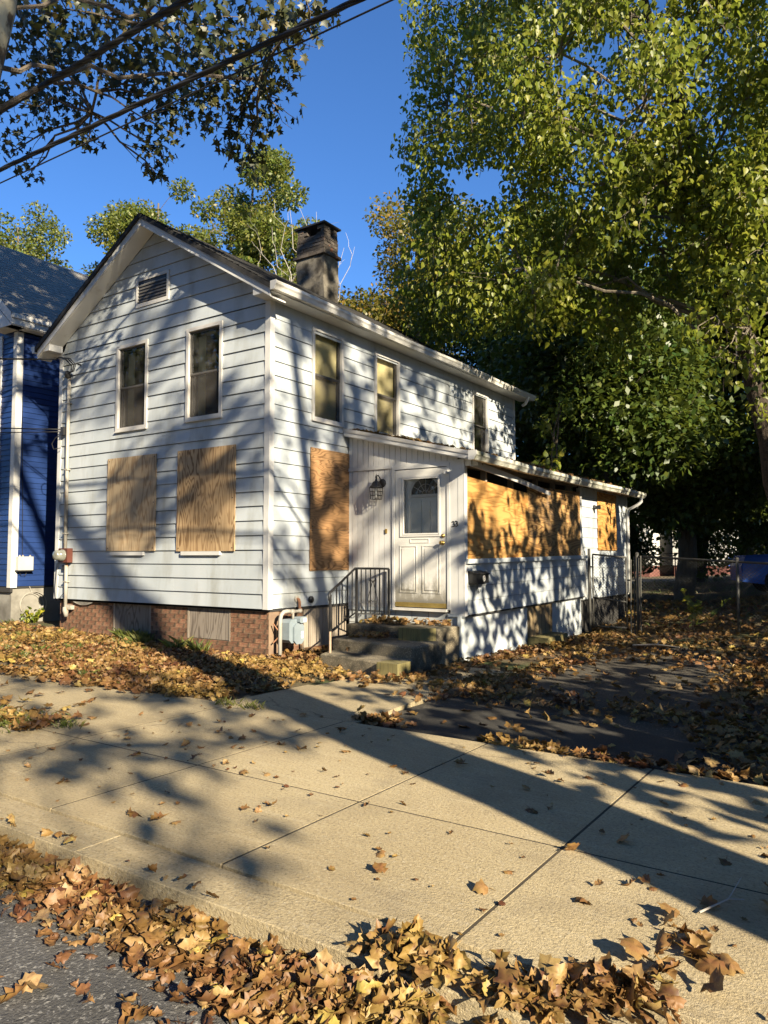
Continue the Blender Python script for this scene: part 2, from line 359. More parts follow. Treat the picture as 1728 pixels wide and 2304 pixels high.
class MB:
    def __init__(s):
        s.v, s.f = [], []
    def add(s, vs, fs):
        b = len(s.v)
        s.v += [tuple(map(float, p)) for p in vs]
        s.f += [tuple(b + i for i in f) for f in fs]
        return s
    def box(s, x0, x1, y0, y1, z0, z1):
        vs = [(x, y, z) for z in (z0, z1) for y in (y0, y1) for x in (x0, x1)]
        return s.add(vs, [(0, 2, 3, 1), (4, 5, 7, 6), (0, 1, 5, 4), (2, 6, 7, 3), (0, 4, 6, 2), (1, 3, 7, 5)])
    def hexa(s, p):     # 8 points: bottom 4 ccw, top 4 ccw
        return s.add(p, [(3, 2, 1, 0), (4, 5, 6, 7), (0, 1, 5, 4), (1, 2, 6, 5), (2, 3, 7, 6), (3, 0, 4, 7)])
    def prism(s, poly, off):    # polygon of 3D points extruded by vector off
        n = len(poly)
        a = [Vector(p) for p in poly]
        b = [p + Vector(off) for p in a]
        fs = [tuple(range(n - 1, -1, -1)), tuple(range(n, 2 * n))] + [(i, (i + 1) % n, n + (i + 1) % n, n + i) for i in range(n)]
        return s.add(a + b, fs)
    def tube(s, pts, rad, sides=8, cap=True):
        pts = [Vector(p) for p in pts]
        n = len(pts)
        if not hasattr(rad, '__len__'):
            rad = [rad] * n
        up = None
        rings = []
        for i, p in enumerate(pts):
            t = (pts[min(i + 1, n - 1)] - pts[max(i - 1, 0)]).normalized()
            if up is None:
                up = t.orthogonal().normalized()
            up = (up - t * up.dot(t))
            up = up.normalized() if up.length > 1e-6 else t.orthogonal().normalized()
            sd = t.cross(up)
            rings.append([p + (up * math.cos(a) + sd * math.sin(a)) * rad[i] for a in [2 * math.pi * k / sides for k in range(sides)]])
        vs = [q for r in rings for q in r]
        fs = []
        for i in range(n - 1):
            for k in range(sides):
                a, b = i * sides + k, i * sides + (k + 1) % sides
                fs.append((a, b, b + sides, a + sides))
        if cap:
            fs.append(tuple(range(sides - 1, -1, -1)))
            fs.append(tuple((n - 1) * sides + k for k in range(sides)))
        return s.add(vs, fs)
    def lathe(s, c, axis, prof, sides=16):   # prof: (distance along axis, radius)
        a = Vector(axis).normalized()
        c = Vector(c)
        pts = [c + a * d for d, r in prof]
        u = a.orthogonal().normalized()
        w = a.cross(u)
        vs, fs = [], []
        for (d, r), p in zip(prof, pts):
            vs += [p + (u * math.cos(2 * math.pi * k / sides) + w * math.sin(2 * math.pi * k / sides)) * r for k in range(sides)]
        for i in range(len(prof) - 1):
            for k in range(sides):
                x, y = i * sides + k, i * sides + (k + 1) % sides
                fs.append((x, y, y + sides, x + sides))
        fs.append(tuple(range(sides - 1, -1, -1)))
        fs.append(tuple((len(prof) - 1) * sides + k for k in range(sides)))
        return s.add(vs, fs)
    def mesh(s, name, mat):
        me = bpy.data.meshes.new(name)
        me.from_pydata(s.v, [], s.f)
        me.materials.append(M[mat] if isinstance(mat, str) else mat)
        return me
    def build(s, name, mat, parent=None, smooth=False):
        me = s.mesh(name, mat)
        if smooth:
            me.shade_smooth()
        return put(bpy.data.objects.new(name, me), parent)

def np_mesh(name, V, F, mat):
    """V (n,3); F (m,k) same-size faces."""
    me = bpy.data.meshes.new(name)
    V = np.ascontiguousarray(V, dtype=np.float32)
    F = np.ascontiguousarray(F, dtype=np.int32)
    m, k = F.shape
    me.vertices.add(len(V))
    me.vertices.foreach_set('co', V.ravel())
    me.loops.add(m * k)
    me.loops.foreach_set('vertex_index', F.ravel())
    me.polygons.add(m)
    me.polygons.foreach_set('loop_start', np.arange(0, m * k, k, dtype=np.int32))
    me.polygons.foreach_set('loop_total', np.full(m, k, dtype=np.int32))
    me.update(calc_edges=True)
    me.materials.append(M[mat])
    return me

class PL:
    """a vertical plane: u runs along it, d is outward, z up (k: settlement slope of z along u)."""
    def __init__(s, org, u, n, k=0.0, uref=0.0):
        s.o, s.u, s.n, s.k, s.r = Vector((*org, 0)), Vector((*u, 0)), Vector((*n, 0)), k, uref
    def P(s, u, d, z):
        return s.o + s.u * u + s.n * d + Vector((0, 0, z + s.k * (u - s.r)))
    def box(s, mb, u0, u1, d0, d1, z0, z1):
        p = [s.P(u, d, z) for z in (z0, z1) for u, d in ((u0, d0), (u1, d0), (u1, d1), (u0, d1))]
        return mb.hexa(p)

FRONT = PL((0, 0), (1, 0), (0, -1))
SIDE = PL((0, 0), (0, 1), (1, 0))
PF = PL((0, 1.81), (1, 0), (0, -1))
PS = PL((2.063, 0), (0, 1), (1, 0), 0.0130, 1.81)
PS2 = PL((1.99, 0), (0, 1), (1, 0))
C = 0.2032
Z0 = 0.69

def cut(u0, u1, z0, z1, holes):
    """rectangles of [u0,u1]x[z0,z1] left around the holes."""
    rects = [(u0, u1, z0, z1)]
    for a, b, c, d in holes:
        out = []
        for r in rects:
            if a >= r[1] or b <= r[0] or c >= r[3] or d <= r[2]:
                out.append(r)
                continue
            if a > r[0]: out.append((r[0], a, r[2], r[3]))
            if b < r[1]: out.append((b, r[1], r[2], r[3]))
            m0, m1 = max(a, r[0]), min(b, r[1])
            if c > r[2]: out.append((m0, m1, r[2], c))
            if d < r[3]: out.append((m0, m1, d, r[3]))
        rects = out
    return rects

def siding(pl, u0, u1, z0, z1, course, holes, mat, parent, lip=0.020, lim=None, joints=None, gap=0.006):
    """lapped boards, each piece an object; lim(z)->(ua,ub) clips to a gable."""
    n = int(math.ceil((z1 - z0) / course - 1e-6))
    for i in range(n):
        a, b = z0 + i * course, min(z0 + (i + 1) * course, z1)
        segs = [(u0, u1)]
        if joints and lim is None:
            j = u0 + (u1 - u0) * joints[i % len(joints)]
            segs = [(u0, j - 0.0015), (j + 0.0015, u1)]
        for sa, sb in segs:
            for (p, q, c, d) in cut(sa, sb, a, b, holes):
                if q - p < 0.012 or d - c < 0.006:
                    continue
                f = lambda z: lip - (lip - 0.002) * (z - a) / course
                pb, qb, pt, qt = p, q, p, q
                if lim:
                    l0, l1 = lim(c), lim(d)
                    pb, qb, pt, qt = max(p, l0[0]), min(q, l0[1]), max(p, l1[0]), min(q, l1[1])
                    if qb - pb < 0.02:
                        continue
                    if qt < pt:
                        pt = qt = (pt + qt) / 2
                w = (i * 37 % 11 - 5) * 0.00018
                c0_ = c + (gap if c == a else 0.0)
                mb = MB()
                mb.hexa([pl.P(pb, 0.0005, c0_), pl.P(qb, 0.0005, c0_), pl.P(qb, f(c) + w, c0_), pl.P(pb, f(c) + w, c0_),
                         pl.P(pt, 0.0005, d), pl.P(qt, 0.0005, d), pl.P(qt, f(d) + w, d), pl.P(pt, f(d) + w, d)])
                mb.build('siding_board', mat, parent)

def backing(pl, u0, u1, z0, z1, holes, mat, parent, name, t=0.10):
    mb = MB()
    for (p, q, c, d) in cut(u0, u1, z0, z1, holes):
        pl.box(mb, p, q, -t, 0.0, c, d)
    return mb.build(name, mat, parent)

def plate(pl, u0, u1, z0, z1, d0, d1, holes, mat, parent, name):
    mb = MB()
    for (p, q, c, d) in cut(u0, u1, z0, z1, holes):
        pl.box(mb, p, q, d0, d1, c, d)
    return mb.build(name, mat, parent)

# ------------------------------------------------------------------ ground
def hterrain(x, y):
    x = np.asarray(x, float); y = np.asarray(y, float)
    sm = lambda t: np.clip(t, 0, 1) ** 2 * (3 - 2 * np.clip(t, 0, 1))
    lawn = 0.012 + 0.028 * np.clip(-x, 0, 7)
    lot = lawn * (1 - sm((x - 0.6) / 1.4)) + (-0.075) * sm((x - 0.6) / 1.4)
    back = 0.16 * sm((y - 4.5) / 3.0) * sm((x - 2.6) / 2.0) + 0.055 * np.clip(y - 8, 0, 16) * sm((x + 6) / 12)
    lot = lot + back + 0.07 * sm((x - 6.3) / 1.2) * sm((y + 2.0) / 1.0)
    walk = -0.115 + 0 * x
    k = sm((y + 2.62) / 0.25)
    h = walk * (1 - k) + lot * k
    road = sm((-5.0 - y) / 0.3)
    h = h * (1 - road) + (-0.16) * road
    far = sm((np.hypot(x, y) - 60) / 60)
    return h * (1 - far) + (-0.16) * far

def ticks(lo, hi, step, far):
    a = np.arange(lo, hi + 1e-6, step)
    o = np.array(far, float)
    return np.concatenate([(lo - o)[::-1], a, hi + o])
gx = ticks(-10, 14, 0.2, [1, 3, 6, 10, 16, 25, 40, 70, 120, 200, 400, 800])
gy = ticks(-6.4, 14, 0.2, [1, 3, 6, 10, 16, 25, 40, 70, 120, 200, 400, 800])
GX, GY = np.meshgrid(gx, gy)
GZ = hterrain(GX, GY)
inner = (GX > -10) & (GX < 14) & (GY > -2.6) & (GY < 14)
GZ = GZ + inner * (RNG.normal(0, 0.006, GX.shape))
nx, ny = len(gx), len(gy)
idx = np.arange(nx * ny).reshape(ny, nx)
F = np.stack([idx[:-1, :-1], idx[:-1, 1:], idx[1:, 1:], idx[1:, :-1]], -1).reshape(-1, 4)
ground = bpy.data.objects.new('ground', np_mesh('ground', np.stack([GX, GY, GZ], -1).reshape(-1, 3), F, 'soil'))
put(ground); tag(ground, kind='structure')
ground.data.shade_smooth()

# road: a sheet with a slight crown
mb = MB()
ys = [-5.40, -6.2, -8.0, -10.0, -12.0, -14.6]
zs = [-0.095, -0.09, -0.06, -0.05, -0.06, -0.09]
for i in range(len(ys) - 1):
    mb.add([(-80, ys[i], zs[i]), (80, ys[i], zs[i]), (80, ys[i + 1], zs[i + 1]), (-80, ys[i + 1], zs[i + 1])], [(3, 2, 1, 0)])
road = mb.build('road', 'asphalt'); tag(road, kind='structure')

def slab(name, poly, z, t, parent, mat='concrete', ch=0.002):
    """a cast slab: polygon (ccw) with chamfered arris."""
    n = len(poly)
    P = [Vector((x, y, 0)) for x, y in poly]
    cen = sum(P, Vector()) / n
    def ring(inset, zz):
        out = []
        for p in P:
            d = (cen - p)
            out.append((p.x + math.copysign(inset, d.x), p.y + math.copysign(inset, d.y), zz))
        return out
    vs = ring(0, z - t) + ring(0, z - ch) + ring(ch, z)
    fs = []
    for r in range(2):
        fs += [(r * n + i, r * n + (i + 1) % n, (r + 1) * n + (i + 1) % n, (r + 1) * n + i) for i in range(n)]
    fs.append(tuple(2 * n + i for i in range(n)))
    return MB().add(vs, fs).build(name, mat, parent)

walk_root = bpy.data.objects.new('sidewalk', None)
COL.objects.link(walk_root); tag(walk_root, kind='structure')
XJ = [-13.5, -12.2, -10.9, -9.6, -8.3, -7.0, -5.75, -4.5, -3.25, -2.0, -0.75, 0.50, 1.80, 3.14, 4.50, 5.72, 7.0, 8.3, 9.6, 10.9, 12.2]
g = 0.007
for i in range(len(XJ) - 1):
    for (y0, y1) in ((-5.12, -4.04), (-4.04, -2.39)):
        dz = random.uniform(-0.0004, 0.0004)
        slab('sidewalk_slab', [(XJ[i] + g, y0 + g), (XJ[i + 1] - g, y0 + g), (XJ[i + 1] - g, y1 - g), (XJ[i] + g, y1 - g)], dz, 0.1, walk_root)
# joint filler below the slabs
MB().box(-13.4, 12.1, -5.10, -2.41, -0.11, -0.0016).build('joint_filler', 'jointdirt', walk_root)
# kerb stones
kerb = bpy.data.objects.new('kerb', None); COL.objects.link(kerb); tag(kerb, kind='structure')
x = -13.0
while x < 12:
    slab('kerb_stone', [(x + .001, -5.40), (x + 2.399, -5.40), (x + 2.399, -5.135), (x + .001, -5.135)], -0.004, 0.2, kerb, ch=0.004)
    x += 2.4
# walk to the stoop
path = bpy.data.objects.new('path', None); COL.objects.link(path); tag(path, kind='structure')
slab('path_slab', [(1.62, -2.37), (3.24, -2.37), (3.14, -1.12), (1.66, -1.12)], -0.006, 0.1, path)
slab('path_slab', [(1.66, -1.10), (3.13, -1.10), (3.02, 0.02), (1.70, 0.02)], -0.03, 0.1, path)
slab('path_slab', [(2.30, 0.06), (3.06, 0.06), (3.12, 1.30), (2.36, 1.30)], -0.045, 0.1, path)
# driveway: old asphalt sheet with a darker patch near the sidewalk
def sheet(name, xs, ys, dz, mat, jitter=0.0):
    X, Y = np.meshgrid(xs, ys)
    Z = np.maximum(hterrain(X, Y), -0.075) + dz
    Z += RNG.normal(0, jitter, X.shape) if jitter else 0
    i = np.arange(X.size).reshape(X.shape)
    F = np.stack([i[:-1, :-1], i[:-1, 1:], i[1:, 1:], i[1:, :-1]], -1).reshape(-1, 4)
    o = bpy.data.objects.new(name, np_mesh(name, np.stack([X, Y, Z], -1).reshape(-1, 3), F, mat))
    o.data.shade_smooth()
    put(o); tag(o, kind='structure')
    return o
sheet('driveway', np.linspace(3.16, 6.35, 30), np.linspace(-2.37, 5.0, 60), 0.03, 'drive', 0.003)
pp = [(3.36, -2.33), (4.4, -2.34), (5.7, -2.335), (6.3, -2.30), (6.0, -1.55), (5.2, -1.15), (4.3, -0.95), (3.6, -1.05), (3.3, -1.5)]
MB().add([(x_, y_, float(max(hterrain(x_, y_), -0.075)) + 0.045) for x_, y_ in pp], [tuple(range(len(pp)))]).build('driveway_patch', 'patch')
tag(bpy.data.objects['driveway_patch'], kind='structure')

# ------------------------------------------------------------------ the house
house = thing('house', 'small white two-storey house with boarded-up windows and a sloping side porch', 'house', (0, 0, 0))
W, L = 4.977, 8.067
RX, RZ, RS = -2.4885, 6.566, 0.608          # ridge x, soffit peak, pitch
rz = lambda x, top=0.0: RZ + top - RS * abs(x - RX)

WINF = [(-3.379, -2.596, 3.445, 4.861), (-1.691, -0.922, 3.445, 4.861)]
WINS = [(0.890, 1.655, 3.442, 4.848), (2.510, 3.270, 3.442, 4.838), (6.000, 6.715, 3.442, 4.828)]
sh = 0.03
HF = [(a + sh, b - sh, c + sh, d - sh) for a, b, c, d in WINF]
HS = [(a + sh, b - sh, c + sh, d - sh) for a, b, c, d in WINS]

wf = backing(FRONT, -W, 0, Z0 - 0.03, 5.0, HF, 'sheath', house, 'front_wall')
MB().prism([(-W, 0.0, 5.0), (0, 0.0, 5.0), (RX, 0.0, 6.60)], (0, 0.1, 0)).build('gable_wall', 'sheath', wf)
glim = lambda z: (RX - max(0.0, (RZ + 0.02 - z) / RS), RX + max(0.0, (RZ + 0.02 - z) / RS))
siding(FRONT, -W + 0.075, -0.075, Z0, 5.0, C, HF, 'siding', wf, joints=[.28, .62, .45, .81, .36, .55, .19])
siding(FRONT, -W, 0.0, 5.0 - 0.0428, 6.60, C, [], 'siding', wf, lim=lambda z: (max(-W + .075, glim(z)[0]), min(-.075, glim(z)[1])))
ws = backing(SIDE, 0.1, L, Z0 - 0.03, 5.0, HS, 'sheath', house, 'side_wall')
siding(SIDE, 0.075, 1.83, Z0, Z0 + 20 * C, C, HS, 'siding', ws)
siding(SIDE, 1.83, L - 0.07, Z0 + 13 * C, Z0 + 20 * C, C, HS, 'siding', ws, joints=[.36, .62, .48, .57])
# frieze under the eave, in lengths between window heads
for (a, b) in ((0.075, 0.888), (0.892, 1.655), (1.659, 2.508), (2.512, 3.270), (3.274, 5.998), (6.002, 6.715), (6.719, L - 0.07)):
    mb = MB(); SIDE.box(mb, a, b, 0.0005, 0.013, Z0 + 20 * C + 0.001, 4.995); mb.build('frieze_board', 'siding', ws)
# back and far walls close the shell
MB().box(-W, 0, L - 0.1, L, 0, 5.0).build('back_wall', 'siding', house)
MB().box(-W, -W + 0.1, 0.1, L - 0.1, 0, 5.0).build('far_wall', 'siding', house)
MB().prism([(-W, L - .1, 5.0), (0, L - .1, 5.0), (RX, L - .1, 6.6)], (0, 0.1, 0)).build('back_gable', 'siding', house)
MB().box(-W + .1, -.1, .1, L - .1, 3.0, 3.1).build('floor', 'inside', house)
MB().box(-W + .1, -.1, 2.0, 2.05, 3.1, 5.0).build('inner_wall', 'inside', house)
# corner boards
for (a, b) in ((-0.075, 0.022), (-W - 0.022, -W + 0.075)):
    mb = MB(); FRONT.box(mb, a, b, 0.0, 0.022, Z0, 5.0); mb.build('corner_board', 'white', wf)
mb = MB(); SIDE.box(mb, 0.0, 0.075, 0.0, 0.022, Z0, 4.995); mb.build('corner_board', 'white', ws)
mb = MB(); SIDE.box(mb, L - 0.07, L + 0.02, 0.0, 0.022, 3.3, 4.995); mb.build('corner_board', 'white', ws)

def window(pl, u0, u1, z0, z1, trim, blind=False, screen_low=True, head=0.0):
    w = thing_part('window')
    t = 0.052
    for a, b, c, d in ((u0, u1, z1 - t, z1), (u0, u1, z0, z0 + t), (u0, u0 + t, z0 + t, z1 - t), (u1 - t, u1, z0 + t, z1 - t)):
        mb = MB(); pl.box(mb, a, b, -0.02, 0.034, c, d); mb.build('frame', trim, w)
    mb = MB(); pl.box(mb, u0 - 0.01, u1 + 0.01, 0.0, 0.05, z0 - 0.02, z0 - 0.001); mb.build('sill', trim, w)
    a, b, c, d = u0 + t, u1 - t, z0 + t, z1 - t
    m_ = (c + d) / 2
    s = 0.028
    for (c0, d0, dd) in ((m_ - 0.012, d, -0.005), (c, m_ + 0.014, -0.032)):
        mb = MB()
        pl.box(mb, a, a + s, dd - 0.024, dd, c0, d0); pl.box(mb, b - s, b, dd - 0.024, dd, c0, d0)
        pl.box(mb, a + s, b - s, dd - 0.024, dd - 0.001, c0, c0 + s); pl.box(mb, a + s, b - s, dd - 0.024, dd - 0.001, d0 - s, d0)
        so = mb.build('sash', 'bronze', w)
        mb = MB().add([pl.P(a + s, dd - .012, c0 + s), pl.P(b - s, dd - .012, c0 + s), pl.P(b - s, dd - .012, d0 - s), pl.P(a + s, dd - .012, d0 - s)], [(0, 1, 2, 3)]); mb.build('pane', 'sideglass' if blind else 'glass', w)
    if screen_low:
        mb = MB(); mb.add([pl.P(a + .004, -0.004, c), pl.P(b - .004, -0.004, c), pl.P(b - .004, -0.004, m_), pl.P(a + .004, -0.004, m_)], [(0, 1, 2, 3)])
        mb.build('insect_screen', 'screen', w)
    if blind:
        me = None
        k = 0
        z = c + 0.02
        while z < d:
            mb = MB()
            mb.add([pl.P(a + .005, -0.080, z), pl.P(b - .005, -0.080, z), pl.P(b - .005, -0.089, z + 0.026), pl.P(a + .005, -0.089, z + 0.026)], [(0, 1, 2, 3)])
            mb.build('blind_slat', 'blind', w)
            z += 0.0195
    return w

def thing_part(name, parent=None):
    o = bpy.data.objects.new(name, None)
    o.empty_display_size = 0.1
    COL.objects.link(o)
    o.parent = parent or house
    return o

for r in WINF:
    window(FRONT, *r, 'alu')
window(SIDE, *WINS[0], 'alu', True)
window(SIDE, *WINS[1], 'alu', True)
window(SIDE, *WINS[2], 'alu', False, False)
# curtain strip seen inside the street-side windows
for (a, b, c, d) in WINF:
    pts = []
    mb = MB()
    n = 9
    for i in range(n):
        u = a + 0.09 + 0.16 * i / (n - 1)
        pts.append((u, -0.14 - 0.02 * (i % 2)))
    for i in range(n - 1):
        mb.add([FRONT.P(pts[i][0], pts[i][1], c + .1), FRONT.P(pts[i + 1][0], pts[i + 1][1], c + .1), FRONT.P(pts[i + 1][0], pts[i + 1][1], d - .1), FRONT.P(pts[i][0], pts[i][1], d - .1)], [(0, 1, 2, 3)])
    mb.build('curtain', 'blind', house)

# gable vent
v = thing_part('gable_vent')
va, vb, vc, vd = -2.914, -2.116, 5.412, 5.889
for a, b, c, d in ((va, vb, vd - .05, vd), (va, vb, vc, vc + .06), (va, va + .05, vc + .06, vd - .05), (vb - .05, vb, vc + .06, vd - .05)):
    mb = MB(); FRONT.box(mb, a, b, 0.0, 0.032, c, d); mb.build('frame', 'alu', v)
mb = MB(); FRONT.box(mb, va + .05, vb - .05, 0.0, 0.0195, vc + .06, vd - .05); mb.build('backing', 'blackplain', v)
for i in range(6):
    z = vc + 0.075 + i * 0.052
    mb = MB(); mb.hexa([FRONT.P(u, d_, zz) for zz, ds in ((z, (0.020, 0.030)), (z + 0.03, (0.020, 0.0225))) for u, d_ in ((va + .05, ds[0]), (vb - .05, ds[0]), (vb - .05, ds[1]), (va + .05, ds[1]))])
    mb.build('louvre', 'bronze', v)

# --- roof
roof = thing_part('roof')
OV = 0.28
YB = L + 0.30
EX = 0.30
def slope_rows(sgn, name):
    mb = MB()
    n = 24
    run = (abs(RX) + EX)
    for i in range(n):
        a, b = run * i / n, run * (i + 1) / n
        za, zb = RZ + 0.205 - RS * a, RZ + 0.205 - RS * b
        wob = [random.uniform(-0.004, 0.004) for _ in range(13)]
        for j in range(12):
            y0, y1 = -0.335 + (YB + 0.335) * j / 12, -0.335 + (YB + 0.335) * (j + 1) / 12
            mb.add([(RX + sgn * a, y0, za + .004), (RX + sgn * a, y1, za + .004), (RX + sgn * b, y1, zb + 0.016 + wob[j + 1]), (RX + sgn * b, y0, zb + 0.016 + wob[j]),
                    (RX + sgn * b, y0, zb), (RX + sgn * b, y1, zb)], [(0, 3, 2, 1), (3, 4, 5, 2)])
    mb.prism([(RX, -0.335, RZ + .13), (RX + sgn * run, -0.335, RZ + .13 - RS * run), (RX + sgn * run, -0.335, RZ + .205 - RS * run), (RX, -0.335, RZ + .205)], (0, YB + .335, 0))
    return mb.build(name, 'shingle', roof)
slope_rows(1, 'shingle_slope')
slope_rows(-1, 'shingle_slope')
for s in (1, -1):
    run = abs(RX) + EX
    P_ = lambda a, top: (RX + s * a, -OV, RZ + top - RS * a)
    MB().prism([P_(0.0 if s > 0 else 0.0, 0.02), P_(run - .03, 0.02), P_(run - .03, 0.19), P_(0, 0.19)], (0, -0.022, 0)).build('rake_board', 'white', roof)
    Q_ = lambda a, top: (RX + s * a, -OV - 0.022, RZ + top - RS * a)
    MB().prism([Q_(0, 0.135), Q_(run, 0.135), Q_(run, 0.205), Q_(0, 0.205)], (0, -0.022, 0)).build('rake_moulding', 'white', roof)
    # sloping soffit under the rake
    MB().prism([(RX, -OV, RZ + 0.012), (RX + s * run, -OV, RZ + 0.012 - RS * run), (RX + s * run, -OV, RZ + 0.03 - RS * run), (RX, -OV, RZ + 0.03)], (0, OV - 0.021, 0)).build('rake_soffit', 'soffit', roof)
    # boxed return at the eave
    x0 = 0.0 if s > 0 else -W
    xa, xb = (x0 - s * 0.062, x0 + s * 0.285)
    ztop = lambda x: RZ + 0.010 - RS * abs(x - RX)
    pts = [(xa, -OV - .004, 4.985), (xb, -OV - .004, 4.985), (xb, -OV - .004, max(4.99, ztop(xb))), (xa, -OV - .004, ztop(xa))]
    MB().prism(pts, (0, OV - 0.02, 0)).build('eave_return', 'white', roof)
    # level soffit and fascia along the eave
    MB().box(min(x0 + s * 0.023, x0 + s * 0.285), max(x0 + s * 0.023, x0 + s * 0.285), -0.019, YB, 4.985, 5.0).build('soffit', 'soffit', roof)
    MB().box(min(x0 + s * 0.285, x0 + s * 0.30), max(x0 + s * 0.285, x0 + s * 0.30), -0.27, YB, 4.975, 5.12).build('fascia', 'white', roof)
    # gutter: open K profile
    prof = [(0.302, 5.085), (0.302, 4.985), (0.365, 4.985), (0.385, 5.03), (0.405, 5.055), (0.405, 5.095), (0.392, 5.095), (0.392, 5.06), (0.372, 5.035), (0.356, 4.998), (0.312, 4.998), (0.312, 5.085)]
    pts = [(x0 + s * a, -0.325, z) for a, z in prof]
    gm = MB()
    n = len(pts); seg = 10
    vs, fs = [], []
    for j in range(seg + 1):
        yy = -0.325 + (YB + 0.36) * j / seg
        dz = 0.010 * math.sin(j * 1.3) - 0.012 * j / seg
        vs += [(p[0], yy, p[2] + dz) for p in pts]
    for j in range(seg):
        fs += [(j * n + i, j * n + (i + 1) % n, (j + 1) * n + (i + 1) % n, (j + 1) * n + i) for i in range(n)]
    gm.add(vs, fs)
    gm.build('gutter', 'gutter', roof)
    pe = [(x0 + s * a, -0.327, z) for a, z in ((0.300, 5.10), (0.300, 4.98), (0.368, 4.98), (0.388, 5.028), (0.409, 5.053), (0.409, 5.10))]
    MB().prism(pe, (0, -0.006, 0)).build('gutter_cap', 'white', roof)
# downspout outlet at the far end
MB().tube([(0.35, 8.05, 5.0), (0.35, 8.05, 4.93), (0.30, 8.05, 4.86), (0.22, 8.06, 4.82)], 0.035, 10).build('downspout', 'white', roof, True)

# --- chimney
ch = thing_part('chimney')
cx0, cx1, cy0, cy1 = -2.66, -1.955, 3.60, 4.05
mb = MB()
nz = 9
lay = []
for k in range(nz + 1):
    z = 6.05 + (7.34 - 6.05) * k / nz
    j = lambda: random.uniform(-0.012, 0.012)
    lay.append([(cx0 + j(), cy0 + j(), z), (cx0 * .5 + cx1 * .5, cy0 + j(), z), (cx1 + j(), cy0 + j(), z), (cx1 + j(), cy0 * .5 + cy1 * .5, z), (cx1 + j(), cy1 + j(), z), (cx0 + j(), cy1 + j(), z)])
vs = [p for l in lay for p in l]
fs = [(k * 6 + i, k * 6 + (i + 1) % 6, (k + 1) * 6 + (i + 1) % 6, (k + 1) * 6 + i) for k in range(nz) for i in range(6)] + [tuple(nz * 6 + i for i in range(6))]
mb.add(vs, fs).build('rendered_shaft', 'render', ch)
MB().box(cx0 + .03, cx1 - .03, cy0 + .03, cy1 - .03, 7.341, 7.78).build('core', 'soot', ch)
def chim_brick(xa, xb, ya, yb, z0, z1):
    j = lambda s=0.008: random.uniform(-s, s)
    mb = MB().hexa([(x + j(), y + j(), z + j(.004)) for z in (z0, z1) for x, y in ((xa, ya), (xb, ya), (xb, yb), (xa, yb))])
    mb.build('brick', 'chimbrick', ch)
bh = 0.067
for k in range(9):
    z = 7.342 + k * bh
    off = 0.05 if k == 0 else (0.0 if k < 6 else -0.012)
    xa, xb, ya, yb = cx0 - off, cx1 + off, cy0 - off, cy1 + off
    nb, nsd = 4, 3
    for i in range(nb):
        w0 = xa + (xb - xa) * (i + (0.5 if k % 2 else 0)) / nb
        w1 = min(xb, w0 + (xb - xa) / nb - 0.01)
        if k >= 6 and 0 < i < 3:     # flue openings under the cap
            continue
        if w1 - w0 > 0.03:
            chim_brick(w0, w1, ya, ya + 0.1, z, z + bh - 0.009)
        if k % 2 and i == 0:
            chim_brick(xa, xa + (xb - xa) / nb / 2 - .01, ya, ya + 0.1, z, z + bh - 0.009)
    for i in range(nsd):
        y0 = ya + 0.105 + (yb - ya - 0.105) * i / nsd
        if k >= 6 and i == 1:
            continue
        chim_brick(xb - 0.1, xb, y0, y0 + (yb - ya - 0.105) / nsd - 0.009, z, z + bh - 0.009)
    if k < 6:
        chim_brick(xa, xa + 0.1, ya + .11, yb, z, z + bh - .009)
    else:
        chim_brick(xa, xa + 0.1, yb - .12, yb, z, z + bh - .009)
MB().box(cx0 - .035, cx1 + .04, cy0 - .045, cy1 + .045, 7.952, 7.985).build('cap', 'black', ch)

# --- front foundation: brick, with two boarded cellar windows
fnd = thing_part('foundation')
CW = [(-3.424, -2.493, 0.205, 0.700), (-1.657, -0.755, 0.210, 0.700)]
YF = 0.045       # brick face behind the siding
mb = MB()
for (p, q, c, d) in cut(-4.90, -0.02, -0.25, Z0 - 0.012, CW):
    mb.box(p, q, YF + 0.006, YF + 0.2, c, d)
mb.build('mortar_bed', 'mortar', fnd)
bm_full = MB().box(0, 0.197, 0, 0.09, 0, 0.058).mesh('brick', 'brick')
def brick_at(x, y, z, w, rot=0.0):
    o = bpy.data.objects.new('brick', bm_full)
    o.location = (x, y, z + random.uniform(-.0015, .0015))
    o.scale = (w / 0.197, 1, 1)
    o.rotation_euler = (random.uniform(-.01, .01), 0, rot + random.uniform(-.006, .006))
    COL.objects.link(o); o.parent = fnd
z = 0.0 - 0.05
k = 0
while z < Z0 - 0.06:
    x = -4.90 + (0 if k % 2 else -0.10)
    while x < -0.03:
        a, b = max(x, -4.90), min(x + 0.197, -0.025)
        for (p, q, c, d) in cut(a, b, z, z + 0.058, CW):
            if q - p > 0.03 and d - c > 0.05:
                brick_at(p, YF + random.uniform(-.002, .002), z, q - p)
        x += 0.206
    # return face round the corner
    y = YF + (0.0 if k % 2 else 0.1)
    while y < 0.76:
        brick_at(-0.030, y + 0.012, z, min(0.195, 0.76 - y), math.pi / 2)
        y += 0.206
    z += 0.067
    k += 1
MB().box(-0.2, -0.036, YF + 0.02, 0.78, -0.25, Z0 - 0.012).build('mortar_bed', 'mortar', fnd)
for (a, b, c, d) in CW:
    mb = MB(); FRONT.box(mb, a + .012, b - .012, -0.075, -0.055, c + .01, Z0 - 0.02); mb.build('cellar_board', 'ply_grey', fnd)
    mb = MB(); FRONT.box(mb, a, a + .03, -0.15, -0.046, c, Z0 - 0.014); mb.build('cellar_jamb', 'plank', fnd)
    mb = MB(); FRONT.box(mb, b - .03, b, -0.15, -0.046, c, Z0 - .014); mb.build('cellar_jamb', 'plank', fnd)
